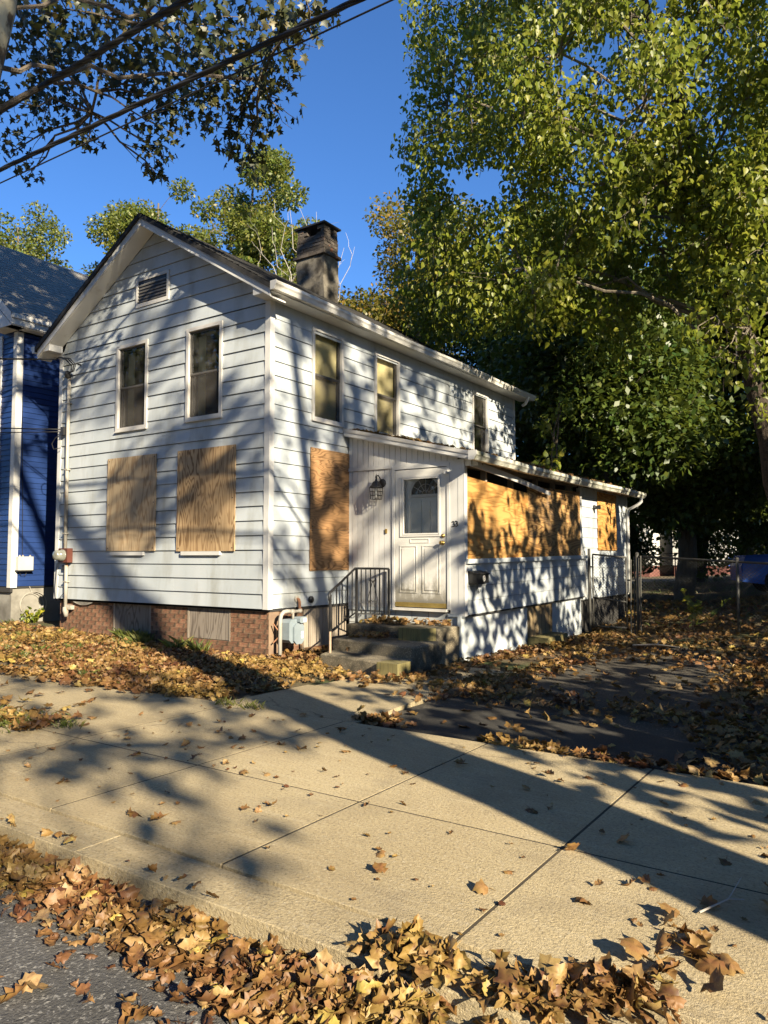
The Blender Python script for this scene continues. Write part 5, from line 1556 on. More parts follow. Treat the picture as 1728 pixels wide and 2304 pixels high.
def tree(name, label, cat, trunk_pts, trunk_r, clumps, dens, leaf, mode, size, mat, bark, seed, group=None, twigs=4, limb_r=.07, single=0, single_name='leaf', trunk_mat=None, zs=.8):
    rng = np.random.default_rng(seed)
    t = thing(name, label, cat, trunk_pts[0], group)
    mb = MB()
    # smooth the trunk polyline
    tp = [Vector(p) for p in trunk_pts]
    fine, rr = [], []
    for i in range(len(tp) - 1):
        for k in range(4):
            s = k / 4
            fine.append(tp[i].lerp(tp[i + 1], s)); rr.append(trunk_r[i] + (trunk_r[i + 1] - trunk_r[i]) * s)
    fine.append(tp[-1]); rr.append(trunk_r[-1])
    fine = [p + Vector((rng.normal(0, .02), rng.normal(0, .02), 0)) for p in fine]
    mb.tube(fine, rr, 12)
    mb.build('trunk', trunk_mat or bark, t, True)
    lb = MB()
    CP = np.array([c[:3] for c in clumps])
    K = max(1, len(clumps) // 8)
    cen = CP[rng.choice(len(CP), K, replace=False)]
    for _ in range(6):
        own = np.argmin(((CP[:, None] - cen[None]) ** 2).sum(-1), 1)
        cen = np.array([CP[own == k].mean(0) if (own == k).any() else cen[k] for k in range(K)])
    for k in range(K):
        c = Vector(cen[k])
        best, bi = 1e9, 0
        for i, p in enumerate(fine):
            if i < len(fine) * .25: continue
            d = (c - p)
            cost = d.length + max(0, p.z - c.z + .45 * Vector((d.x, d.y)).length) * 1.8
            if cost < best: best, bi = cost, i
        p = fine[bi]
        dist = (c - p).length
        r0 = min(rr[bi] * .6, limb_r * (.35 + dist / 6))
        pts, rs = limb(rng, p, c, r0, .02, 8, .16, .07)
        lb.tube(pts, rs, 6, False)
        PT = np.array(pts)
        for j in np.nonzero(own == k)[0]:
            x, y, z, r = clumps[j]
            cc_ = CP[j]
            dd = np.linalg.norm(PT[2:] - cc_, axis=1)
            q = PT[2 + int(np.argmin(dd + np.linspace(.8, 0, len(dd))))]
            p2, r2 = limb(rng, q, cc_, .022, .009, 4, .14, .03)
            lb.tube(p2, r2, 4, False)
            for _t in range(twigs):
                e = cc_ + unit(rng.normal(size=3)) * r * .9
                p3, r3 = limb(rng, p2[int(rng.integers(2, 5))], e, .010, .003, 3, .14)
                lb.tube(p3, r3, 3, False)
    if clumps:
        o = lb.build('branches', bark, t)
        o['kind'] = 'stuff'
    P, A, NN, S = clump_leaves(rng, clumps, dens, mode, size, zs)
    if single:
        iv, dep = in_view(P)
        score = np.where(iv, S / np.maximum(dep, .1), 0)
        sel = np.argsort(-score)[:single]
        mask = np.ones(len(P), bool); mask[sel] = False
        V, F_ = leaf
        lm = np_mesh(single_name, V, F_, mat)
        for m_ in leaf_mats(A[sel], NN[sel], P[sel], S[sel]):
            o = bpy.data.objects.new(single_name, lm)
            COL.objects.link(o); o.parent = t
            o.matrix_parent_inverse = Matrix.Translation(-Vector(t.location))
            o.matrix_basis = m_
        P, A, NN, S = P[mask], A[mask], NN[mask], S[mask]
    V, F_ = place(leaf, P, A, NN, S)
    o = bpy.data.objects.new('crown', np_mesh('crown', V, F_, mat))
    put(o, t); o['kind'] = 'stuff'
    return t

def blob_clumps(rng, c, rad, n, r, keep=None, shell=.55):
    out = []
    while len(out) < n:
        d = unit(rng.normal(size=3)) * (shell + (1 - shell) * rng.random())
        p = np.array(c) + d * np.array(rad)
        if keep is None or keep(p):
            out.append((*p, rng.uniform(*r)))
    return out

# sycamore by the kerb: its low boughs hang into the top of the view
syc = [(-2.88, -2.0, 8.94), (-3.01, -1.5, 8.68), (-3.05, -2.0, 7.89), (-3.44, -1.0, 8.47), (-1.82, -1.5, 8.42), (-0.47, -2.0, 8.01), (-1.49, -1.0, 8.19), (-1.28, -1.0, 7.46), (-1.47, -0.8, 7.16), (-1.51, -0.8, 6.91),
       (0.02, -1.5, 7.64), (-1.13, -0.5, 7.99), (0.03, -1.0, 8.35), (0.21, -1.0, 7.56), (-0.11, -0.6, 7.27), (0.14, -0.6, 6.75), (1.02, -1.2, 7.48), (0.54, -0.6, 7.35), (1.12, -1.0, 7.96), (1.9, -1.5, 7.56),
       (-4.04, -1.5, 7.71), (-3.52, -1.5, 7.24), (-2.53, -1.2, 7.58), (0.95, -2.5, 7.26), (-1.1, -2.5, 8.13)]
syr = [.62, .60, .55, .50, .62, .60, .58, .45, .28, .20, .58, .50, .60, .52, .48, .34, .50, .45, .55, .42, .30, .22, .26, .5, .6]
sc_ = [(*p, r) for p, r in zip(syc, syr)]
rg = np.random.default_rng(5)
sc_ += blob_clumps(rg, (-1.2, -3.2, 11.4), (4.5, 3.2, 1.8), 8, (.5, .8))
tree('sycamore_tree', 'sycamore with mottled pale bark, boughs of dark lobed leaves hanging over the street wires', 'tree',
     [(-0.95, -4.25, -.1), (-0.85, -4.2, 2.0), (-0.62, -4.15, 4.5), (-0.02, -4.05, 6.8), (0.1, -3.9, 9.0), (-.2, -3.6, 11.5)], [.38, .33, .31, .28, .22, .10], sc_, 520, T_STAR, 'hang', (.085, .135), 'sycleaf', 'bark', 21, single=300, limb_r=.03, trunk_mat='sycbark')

# catalpa behind the fence
rg = np.random.default_rng(8)
cat_c = blob_clumps(rg, (3.0, 6.6, 10.2), (4.5, 3.0, 5.2), 215, (.34, .66), lambda p: p[2] > 5.2 + .25 * abs(p[0] - 3) and p[2] < 16, .42)
cat_c += [(0.2, 5.3, 6.6, .8), (-.9, 6.0, 7.4, .8), (-.4, 5.2, 7.9, .7), (0.9, 5.0, 6.5, .7), (-1.2, 6.2, 6.6, .6), (-1.4, 7.0, 6.9, .7), (2.0, 4.5, 6.0, .45), (2.3, 4.6, 6.3, .35), (5.2, 4.5, 4.3, .38), (4.6, 5.0, 5.1, .34), (5.3, 5.4, 5.6, .5), (-1.7, 6.3, 7.3, .5), (-1.0, 6.0, 12.4, .6), (-1.2, 6.2, 11.4, .6), (-1.3, 6.0, 10.4, .6), (-.9, 5.8, 13.2, .6), (-1.2, 6.1, 9.4, .55), (-.6, 5.6, 11.9, .6), (-1.0, 6.3, 8.6, .6), (-.3, 5.9, 13.9, .6), (.3, 5.6, 14.2, .6),
          (4.6, 6.8, 7.0, .6), (5.4, 6.0, 8.2, .7), (4.0, 5.5, 8.4, .7), (5.6, 6.2, 6.6, .7), (4.9, 5.8, 7.4, .6), (5.3, 6.4, 5.0, .4), (5.9, 6.6, 7.6, .8), (3.4, 5.0, 7.2, .5), (1.4, 4.9, 7.3, .6), (6.2, 6.8, 6.0, .7), (5.6, 5.6, 9.4, .8), (6.3, 6.2, 9.0, .9), (6.8, 7.0, 10.5, 1.0), (5.1, 6.9, 6.3, .35), (4.9, 6.6, 5.6, .3), (5.45, 6.9, 4.6, .3), (5.2, 7.0, 4.0, .22), (4.7, 6.7, 6.6, .4)]
tree('catalpa_tree', 'large catalpa with drooping bright green leaves rising behind the chain-link fence', 'tree',
     [(5.42, 7.9, -.1), (5.37, 7.8, 2.0), (5.22, 7.65, 3.6), (4.75, 7.4, 6.2), (4.3, 7.1, 8.6), (3.6, 6.8, 11.2), (3.2, 6.6, 13.5)], [.22, .19, .175, .15, .12, .08, .04], cat_c, 860, T_HEART, 'hang', (.06, .14), 'catalpa', 'palebark', 31, single=300, limb_r=.04, twigs=6, trunk_mat='darkbark', zs=1.3)
tree('sapling', 'slender sapling with bright leaves against the rear corner of the house', 'tree', [(.75, 8.75, -.1), (.72, 8.7, 2.2), (.8, 8.65, 4.0), (.9, 8.6, 5.0)], [.03, .025, .02, .01], [(0.6, 8.6, 4.4, .28), (0.75, 8.7, 3.9, .24), (0.7, 8.5, 3.4, .22), (0.9, 8.6, 4.8, .28)], 420, T_HEART, 'hang', (.09, .17), 'catalpa', 'bark', 33, limb_r=.02)

ct = bpy.data.objects['catalpa_tree']
rg = np.random.default_rng(99)
mb = MB()
for k in range(130):
    x_, y_, z_, r_ = cat_c[int(rg.integers(0, len(cat_c)))]
    p = np.array([x_ + rg.normal(0, r_ * .6), y_ + rg.normal(0, r_ * .6), z_ - r_ * .5])
    l_ = rg.uniform(.22, .42)
    mb.tube([p, p + np.array([rg.normal(0, .015), rg.normal(0, .015), -l_ * .5]), p + np.array([rg.normal(0, .03), rg.normal(0, .03), -l_])], [.004, .0055, .003], 4)
o = mb.build('seed_pods', 'darkbark', ct); o['kind'] = 'stuff'
# maples filling the back
def back_tree(x, y, h, r, seed, label, mat='maple', bark='bark', zc=None, n=70, dens=420, size=(.14, .24), group='dark trees behind the yard', low=None, cr=(.8, 1.5)):
    rg = np.random.default_rng(seed)
    zb = float(hterrain(x, y))
    zl = (low if low is not None else h * .22)
    cz = (h + zl) / 2
    cl = blob_clumps(rg, (x, y, zb + cz), (r, r, (h - zl) / 2), n, cr, None, .35)
    tree('maple_tree' if mat != 'lightleaf' else 'broadleaf_tree', label, 'tree', [(x, y, zb - .2), (x + .1, y, zb + h * .3), (x - .1, y + .1, zb + h * .6), (x, y, zb + h * .92)], [.30, .24, .15, .05], cl, dens, T_OVAL, 'rand', size, mat, bark, seed, group, 3, .07)
back_tree(-0.5, 16.0, 13.5, 4.0, 41, 'dark maple directly behind the rear porch corner')
back_tree(4.8, 18.5, 15.0, 4.4, 42, 'dark maple behind the fence, between porch and catalpa trunk')
back_tree(9.2, 15.0, 14.0, 4.2, 43, 'dark maple at the edge of the yard behind the catalpa')
back_tree(0.9, 12.2, 9.0, 2.6, 47, 'lower dark maple close behind the house, under the catalpa', n=45, low=3.0)
back_tree(-5.2, 18.0, 13.0, 3.2, 44, 'maple turning dark green to yellow behind the roof', n=50)
back_tree(-9.6, 19.5, 17.4, 3.0, 45, 'yellowing maple rising behind the roof beside the catalpa', 'yellowmaple', n=80, group=None, cr=(.7, 1.2))
back_tree(-13.0, 20.0, 14.6, 2.4, 46, 'small yellow maple showing over the roof beside the chimney', 'yellowmaple', n=56, group=None, cr=(.7, 1.2))
back_tree(2.0, 26.0, 13.0, 5.0, 48, 'dark maple farther back, filling gaps over the yard', n=60, dens=260, size=(.2, .32))
back_tree(-18.0, 18.0, 20.6, 3.6, 50, 'tall light green tree behind the gable, beside the chimney', 'lightleaf', n=120, group=None, cr=(.6, 1.1), low=6.0, dens=820)
back_tree(-25.0, 18.0, 21.9, 4.0, 51, 'light green tree with loose crown behind the gable peak', 'lightleaf', n=115, group=None, cr=(.6, 1.1), low=6.0, dens=820)
back_tree(-31.5, 14.0, 20.6, 5.2, 52, 'dark tree rising behind the blue house roof', 'lightleaf', n=110, group=None, cr=(.8, 1.4), low=5.0)
back_tree(13.0, 20.0, 14.0, 4.5, 53, 'dark maple behind the fence beyond the catalpa trunk')
back_tree(-2.6, 22.5, 14.5, 4.2, 54, 'tall dark maple between the catalpa and the yellowing maple', n=60)
back_tree(7.5, 25.0, 14.0, 4.8, 55, 'dark maple at the far end of the yard behind the parked car', n=60, dens=300, size=(.2, .32))
back_tree(-13.0, -19.0, 13.0, 5.0, 56, 'street tree across the road, mirrored in the front windows', 'maple', group=None, n=60, dens=300, low=2.0)
back_tree(-23.0, -17.0, 14.0, 5.0, 57, 'second street tree across the road, mirrored in the front windows', 'maple', group=None, n=60, dens=300, low=2.0)
back_tree(2.2, 14.5, 5.5, 2.3, 58, 'dark understory tree in the shade behind the rear porch', n=34, low=1.6, cr=(.6, 1.0))
back_tree(7.2, 12.0, 6.5, 2.0, 59, 'dark understory tree behind the catalpa trunk', n=34, low=2.2, cr=(.6, 1.0))
back_tree(-3.5, 26.0, 7.0, 3.2, 60, 'dark understory tree before the far white house', n=36, low=2.6, cr=(.8, 1.2))
for k, (x_, y_, h_, r_, lab) in enumerate(((-6.2, 23.5, 4.6, 1.9, 'dark bush before the far white house, nearest the porch corner'), (-2.6, 24.5, 3.6, 1.3, 'low dark bush by the rear fence, between two maple trunks'), (0.9, 22.5, 5.2, 2.0, 'dark bush in the middle of the shaded back yard'), (3.6, 21.0, 5.0, 1.8, 'dark bush behind the leafy sapling and the fence'), (1.6, 30.5, 5.5, 2.2, 'dark bush beside the small blue car far back'))):
    back_tree(x_, y_, h_, r_, 300 + k, lab, n=26, low=.3, cr=(.6, 1.0), dens=300, group='dark bushes in the back yard')
# wood beyond everything, closing the horizon
rg = np.random.default_rng(77)
cl = []
for i in range(150):
    a = rg.uniform(-1, 1)
    cl.append((8 + a * 62, 62 + rg.uniform(0, 14), rg.uniform(1.5, 9.5), rg.uniform(2.0, 3.4)))
P, A, NN, S = clump_leaves(rg, cl, 42, 'rand', (.5, .9))
V, F_ = place(T_OVAL, P, A, NN, S)
o = bpy.data.objects.new('treeline', np_mesh('treeline', V, F_, 'maple')); put(o); tag(o, 'far dark wood closing the view beyond the yards', 'trees', kind='stuff')

# dead tree with bare pale branches
dt = thing('dead_tree', 'bare pale dead branches standing up behind the chimney', 'tree', (-10.0, 13.0, 0))
mb = MB()
rg = np.random.default_rng(90)
mb.tube([(-10, 13, -.1), (-10, 13, 5.0), (-9.9, 13, 8.0)], [.16, .13, .09], 8)
tips = [(-12.6, 12.8, 13.6), (-12.1, 13.2, 13.2), (-11.8, 12.8, 14.2), (-11.2, 13.0, 14.4), (-10.5, 12.7, 14.2), (-10.0, 13.1, 14.0), (-9.3, 13.0, 12.9), (-8.8, 13.2, 12.4), (-8.3, 13.0, 12.0), (-9.7, 12.8, 12.2), (-12.8, 13.0, 12.4)]
for tpnt in tips:
    s = np.array([-10, 13, rg.uniform(6.0, 8.0)])
    pts, rs = limb(rg, s, tpnt, .035, .006, 8, .16, .06)
    mb.tube(pts, rs, 5, False)
    for k in range(5):
        q = np.array(pts[int(rg.integers(3, 9))])
        e = q + np.array([rg.normal(0, .35), rg.normal(0, .3), rg.uniform(.25, .95)])
        p2, r2 = limb(rg, q, e, .009, .004, 3, .14)
        mb.tube(p2, r2, 3, False)
mb.build('branches', 'deadwood', dt)

# street and yard trees beside the driveway, beyond the edge of the frame: they throw the dappled shade
def shade_tree(c, rad, n, seed, label, trunk, cr=(.6, 1.1), dens=110, extra=()):
    rg = np.random.default_rng(seed)
    cl = blob_clumps(rg, c, rad, n, cr, None, .25) + list(extra)
    tree('shade_tree', label, 'tree', [p[:3] for p in trunk], [p[3] for p in trunk], cl, dens, T_OVAL, 'rand', (.22, .34), 'sycleaf', 'sycbark', seed, 'trees shading the lot from beyond the driveway', 3, .08)
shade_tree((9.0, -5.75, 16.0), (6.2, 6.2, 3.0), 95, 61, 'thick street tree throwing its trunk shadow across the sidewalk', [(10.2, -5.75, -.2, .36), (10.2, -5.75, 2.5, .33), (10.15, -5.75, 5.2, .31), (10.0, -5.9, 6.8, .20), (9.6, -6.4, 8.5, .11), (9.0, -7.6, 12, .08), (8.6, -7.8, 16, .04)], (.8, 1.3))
shade_tree((16.8, -8.2, 13.2), (5.0, 5.0, 3.8), 33, 64, 'tall street tree farther down the sidewalk, shading the front wall', [(16.8, -6.0, -.2, .28), (16.8, -6.0, 5, .25), (16.7, -6.6, 9, .16), (16.8, -7.6, 14, .06)], (.35, .72), 190,
           [(16.5, -10.6, 7.0, .5), (17.4, -10.1, 7.5, .45), (16.0, -9.8, 7.9, .5), (17.0, -11.2, 7.9, .4), (15.8, -10.4, 6.6, .35), (17.8, -9.4, 8.2, .5), (15.4, -9.2, 7.2, .4), (16.6, -9.0, 6.8, .35), (16.2, -11.8, 7.4, .5), (17.0, -12.2, 6.9, .45), (17.6, -12.8, 7.9, .5), (16.4, -12.6, 8.4, .45), (15.6, -11.6, 8.0, .4), (17.2, -13.4, 7.2, .4), (16.9, -11.6, 9.0, .5), (16.8, -5.2, 12.0, .6), (16.2, -4.4, 13.4, .6), (17.2, -3.8, 11.4, .55), (16.6, -5.6, 14.2, .6), (17.4, -4.9, 10.6, .5), (16.0, -3.4, 12.6, .55), (16.8, -6.2, 11.2, .5), (17.0, -2.8, 13.0, .5), (16.4, -6.4, 13.0, .55), (15.8, -5.0, 9.8, .5), (17.0, -4.2, 9.0, .45)] + [(random.uniform(16, 18), random.uniform(-7, .8), random.uniform(9.3, 15), random.uniform(.28, .5)) for _ in range(26)] + [(random.uniform(15.8, 17.6), random.uniform(-13.0, -10.2), random.uniform(5.8, 7.4), random.uniform(.22, .40)) for _ in range(7)])
shade_tree((11.4, 0.9, 6.0), (3.3, 3.3, 5.0), 66, 62, 'low-branched yard tree across the driveway shading the porch', [(11.4, .9, -.2, .2), (11.4, .9, 3, .16), (11.3, .9, 10, .05)], (.32, .66), 200)
shade_tree((13.0, 7.4, 5.2), (4.2, 4.6, 4.2), 95, 63, 'yard tree across the driveway shading the rear yard', [(13, 7, -.2, .3), (13, 7, 3, .25), (13, 7, 8.5, .06)])
shade_tree((14.5, 15.0, 5.5), (4.5, 4.5, 4.8), 90, 67, 'yard tree shading the deep end of the back yard', [(14.5, 15, -.2, .3), (14.5, 15, 3, .25), (14.5, 15, 9, .06)])
shade_tree((11.2, -3.5, 3.3), (2.0, 2.0, 3.0), 46, 65, 'small unseen tree added to shade the mouth of the driveway', [(11.2, -3.5, -.2, .10), (11.2, -3.5, 1.5, .08), (11.2, -3.5, 5.6, .03)], (.45, .75), 150)  # invented low tree, out of view, placed to darken driveway and sidewalk edge
hd = thing('added_hedge', 'rough unseen leafy row added to shade the driveway', 'added_hedge', (8.9, 2.5, 0))  # invented leafy row, out of view, blocking low sun from the driveway
rg = np.random.default_rng(66)
cl = [(8.9 + rg.normal(0, .2), -1.6 + 15 * rg.random(), rg.uniform(.2, 2.1), rg.uniform(.35, .6)) for i in range(110)]
P, A, NN, S = clump_leaves(rg, cl, 330, 'rand', (.09, .15))
V, F_ = place(T_OVAL, P, A, NN, S)
o = bpy.data.objects.new('foliage', np_mesh('foliage', V, F_, 'maple')); put(o, hd); o['kind'] = 'stuff'
mb = MB()
for i in range(16):
    y_ = -1.5 + i * .58
    mb.tube([(8.9, y_, -.1), (8.9 + rg.normal(0, .1), y_ + rg.normal(0, .1), 1.6)], [.03, .012], 5)
o = mb.build('stems', 'bark', hd); o['kind'] = 'stuff'
# added out of view to block low sky: a house, the road's leafy side
nh = thing('added_beige_house', 'beige house added outside the view to block sky light', 'house', (18.5, 10, 0))
M['beige'] = surf('beige_wall', (0.30, 0.27, 0.21), (0.34, 0.31, 0.25), 1.0, 0.7, 0.0)
MB().box(16, 23, 4.5, 15, -.1, 6.0).build('wall', 'beige', nh)
MB().prism([(15.7, 4.2, 6.0), (23.3, 4.2, 6.0), (19.5, 4.2, 8.6)], (0, 11.1, 0)).build('roof', 'farroof', nh)
for k in range(3):
    for z_ in (1.2, 4.0):
        MB().box(15.94, 15.999, 6 + k * 3, 7 + k * 3, z_, z_ + 1.4).build('window', 'carglass', nh)
rg = np.random.default_rng(78)
cl = [(rg.uniform(-48, 46), -19.5 - rg.uniform(0, 6), rg.uniform(1.0, 15.5), rg.uniform(1.4, 2.4)) for i in range(300)]
cl = [c for c in cl if c[0] < 8 or c[2] < 8.5]
cl += [(30 + rg.uniform(0, 8), rg.uniform(-4, 30), rg.uniform(.8, 9.5), rg.uniform(1.4, 2.4)) for i in range(130)]
P, A, NN, S = clump_leaves(rg, cl, 60, 'rand', (.35, .6))
V, F_ = place(T_OVAL, P, A, NN, S)
o = bpy.data.objects.new('treeline', np_mesh('treeline', V, F_, 'maple')); put(o); tag(o, 'leafy far side of the street, seen only in the window glass, added to cut sky light', 'trees', kind='stuff')  # leaf mass added around the street to lower the sky fill

# ------------------------------------------------------------------ fallen leaves
lr = np.random.default_rng(123)
def surf_z(P):
    """height of whatever lies under a leaf."""
    x, y = P[:, 0], P[:, 1]
    z = hterrain(x, y)
    z = np.where((y < -2.39) & (y > -5.40), 0.0, z)
    z = np.where(y <= -5.40, -0.092, z)
    z = np.where((x > 1.66) & (x < 3.1) & (y > -2.39) & (y < 1.3), np.maximum(z, -0.01 - .02 * (y > -1.1) - .012 * (y > .04)), z)
    z = np.where((x > 3.16) & (x < 6.35) & (y > -2.37) & (y < 5.0), np.maximum(hterrain(x, y), -0.075) + .045, z)
    return z
BATCH = []
def litter(n, sampler, size=(.085, .14), tilt=.5, pile=0.0, kind='lot'):
    P = sampler(n)
    h = P[:, 2].copy() if P.shape[1] == 3 else np.zeros(n)
    XY = P[:, :2]
    z = surf_z(XY) + .006 + h + lr.random(n) * pile
    th = lr.uniform(0, 2 * math.pi, n)
    A = np.stack([np.cos(th), np.sin(th), lr.normal(0, tilt * .5, n)], -1)
    NN = np.stack([lr.normal(0, tilt, n), lr.normal(0, tilt, n), np.where(lr.random(n) < .5, 1.0, -1.0)], -1)
    S = lr.uniform(size[0], size[1], n)
    z = z + S * .10 + np.abs(NN[:, 0]) * S * .12
    BATCH.append((np.column_stack([XY, z]), A, NN, S, lr.integers(0, 8, n), kind))
def box_s(x0, x1, y0, y1):
    return lambda n: np.column_stack([lr.uniform(x0, x1, n), lr.uniform(y0, y1, n)])
def poly_s(line, w, hump=0.0):
    """along a polyline with gaussian spread w and a ridge of height hump."""
    line = np.array(line, float)
    seg = np.linalg.norm(np.diff(line, axis=0), axis=1)
    cum = np.concatenate([[0], np.cumsum(seg)])
    def f(n):
        s = lr.uniform(0, cum[-1], n)
        k = np.clip(np.searchsorted(cum, s) - 1, 0, len(seg) - 1)
        t = (s - cum[k]) / seg[k]
        p = line[k] + (line[k + 1] - line[k]) * t[:, None]
        d = unit(line[k + 1] - line[k])
        nrm = np.stack([-d[:, 1], d[:, 0]], -1)
        o = lr.normal(0, w, n)
        wob = .5 + .5 * np.sin(s * 4.1) * np.sin(s * 1.7 + 1)
        return np.column_stack([p + nrm * o[:, None], hump * np.exp(-(o / w) ** 2) * wob * lr.random(n)])
    return f
def patch_s(cx, cy, rx, ry, hump=0.0):
    def f(n):
        q = lr.normal(size=(n, 2))
        return np.column_stack([cx + q[:, 0] * rx, cy + q[:, 1] * ry, hump * np.exp(-(q ** 2).sum(1)) * lr.random(n)])
    return f
# kerb ridge
litter(1250, poly_s([(2.2, -5.54), (3.3, -5.57), (4.1, -5.59), (4.8, -5.59), (5.25, -5.63), (5.6, -5.62)], .082, .04), (.04, .088), .8, .03, 'kerb')
litter(760, poly_s([(5.15, -5.66), (5.45, -5.60), (5.72, -5.50), (5.85, -5.48)], .088, .055), (.042, .088), .85, .03, 'kerb')
litter(110, poly_s([(5.55, -5.36), (5.70, -5.30), (5.78, -5.33)], .05, .04), (.045, .088), .85, .03, 'kerb')
litter(240, poly_s([(5.98, -5.42), (6.12, -5.34), (6.28, -5.22), (6.42, -5.06)], .065, .045), (.045, .088), .85, .025, 'kerb')
litter(18, patch_s(6.45, -4.82, .07, .09, .03), (.07, .11), .8, .02, 'kerb')
litter(320, poly_s([(3.0, -5.60), (4.3, -5.66), (5.3, -5.75)], .12), (.02, .06), .6, .02, 'kerb')
litter(500, poly_s([(-8, -5.5), (-3, -5.5), (2.2, -5.5)], .14, .1), (.08, .12), .7, .04, 'kerb')
litter(26, box_s(4.0, 5.3, -6.4, -5.8), (.05, .10), .4, 0, 'kerb')
# loose leaves on the sidewalk
litter(85, box_s(1.4, 7.0, -5.1, -2.45), (.04, .088), .45, 0, 'walk')
litter(40, box_s(-4, 1.4, -5.0, -2.6), (.07, .12), .35, 0, 'walk')
litter(10, box_s(5.6, 6.7, -4.9, -4.0), (.06, .095), .5, 0, 'walk')
# bits
litter(160, box_s(1.5, 7.0, -5.1, -2.3), (.018, .04), .3, 0, 'walk')
# front lawn
litter(6400, box_s(-6.3, 1.15, -2.55, -.05), (.045, .085), .7, .04)
litter(1300, box_s(-1.6, 1.5, -2.3, -.3), (.05, .088), .8, .05)
litter(420, poly_s([(-6, -2.5), (-2, -2.55), (0.2, -2.5), (1.3, -2.1), (1.5, -1.2)], .12), (.07, .12), .5, .03)
litter(420, poly_s([(0.1, .0), (0.6, .35), (0.75, -.15), (1.5, -.35), (2.3, -.45), (2.45, .3), (2.35, 1.2)], .14, .05), (.055, .10), .7, .03)
litter(200, poly_s([(0.1, .1), (0.15, 1.6)], .12, .03), (.08, .12), .6, .03)
# grass patch by the kerb tree
litter(330, poly_s([(-1.5, -4.1), (0.4, -4.1), (1.30, -3.95)], .20, .03), (.07, .12), .5, .03)
# along the porch and over the driveway
litter(700, poly_s([(2.25, 1.3), (2.3, 2.6), (2.35, 4.0), (2.45, 5.5), (2.6, 6.7)], .16, .06), (.055, .10), .7, .03)
litter(360, poly_s([(3.15, .2), (3.3, 1.5), (3.3, 3.0)], .20, .03), (.055, .10), .65, .02)
litter(300, patch_s(3.3, -.35, .35, .35, .03), (.055, .10), .65, .02)
litter(150, patch_s(4.75, -.55, .55, .25, .04), (.055, .10), .65, .02)
litter(230, poly_s([(4.4, -2.30), (5.2, -2.34), (6.0, -2.33), (6.7, -2.25)], .06, .02), (.06, .105), .7, .02, 'drive')
litter(700, poly_s([(6.42, -2.1), (6.05, -1.2), (5.9, .2), (5.8, 1.8), (5.6, 3.4)], .26, .04), (.06, .11), .7, .03, 'drive')
litter(1500, box_s(2.3, 6.6, 3.0, 7.4), (.06, .105), .65, .03)
litter(1600, box_s(6.1, 9.0, -2.2, 6.8), (.06, .105), .65, .04)
litter(170, box_s(3.2, 6.3, -2.3, 3.0), (.06, .12), .4, 0)
litter(60, patch_s(3.35, -2.2, .12, .08, .02), (.07, .12), .5, .02)
litter(2600, box_s(-2, 10, 7.2, 14.0), (.10, .16), .5, .03)
def on_step(n, x0, x1, y0, y1, z):
    P = np.column_stack([lr.uniform(x0, x1, n), lr.uniform(y0, y1, n)])
    th = lr.uniform(0, 6.28, n)
    A = np.stack([np.cos(th), np.sin(th), lr.normal(0, .3, n)], -1)
    NN = np.stack([lr.normal(0, .6, n), lr.normal(0, .6, n), np.ones(n)], -1)
    S = lr.uniform(.055, .095, n)
    BATCH.append((np.column_stack([P, z + .015 + lr.random(n) * .05]), A, NN, S, lr.integers(0, 8, n), 'lot'))
on_step(120, .60, 1.30, 1.35, 1.76, .44)
on_step(40, 1.2, 1.95, 1.55, 1.76, .44)
on_step(70, .78, 1.35, .78, 1.12, .29)
on_step(3, .95, 1.2, .30, .45, .14)
# leaves caught on the porch roof edge and gutters
for (n_, x0, x1, y0, y1) in ((260, 1.9, 2.36, 1.9, 9.5), (220, .06, 1.9, 1.68, 2.2)):
    P = np.column_stack([lr.uniform(x0, x1, n_), lr.uniform(y0, y1, n_)])
    th = lr.uniform(0, 6.28, n_)
    BATCH.append((np.column_stack([P, np.array([proof(x_) for x_ in P[:, 0]]) + .02]), np.stack([np.cos(th), np.sin(th), np.zeros(n_)], -1), np.stack([lr.normal(0, .5, n_), lr.normal(0, .5, n_), np.ones(n_)], -1), lr.uniform(.04, .09, n_), lr.integers(0, 8, n_), 'lot'))
n_ = 120
P = np.column_stack([lr.uniform(.1, .36, n_), lr.uniform(4.5, 8.2, n_)])
th = lr.uniform(0, 6.28, n_)
BATCH.append((np.column_stack([P, RZ + .23 - RS * (P[:, 0] - RX)]), np.stack([np.cos(th), np.sin(th), np.zeros(n_)], -1), np.stack([lr.normal(0, .5, n_), lr.normal(0, .5, n_), np.ones(n_)], -1), lr.uniform(.05, .10, n_), lr.integers(0, 8, n_), 'lot'))

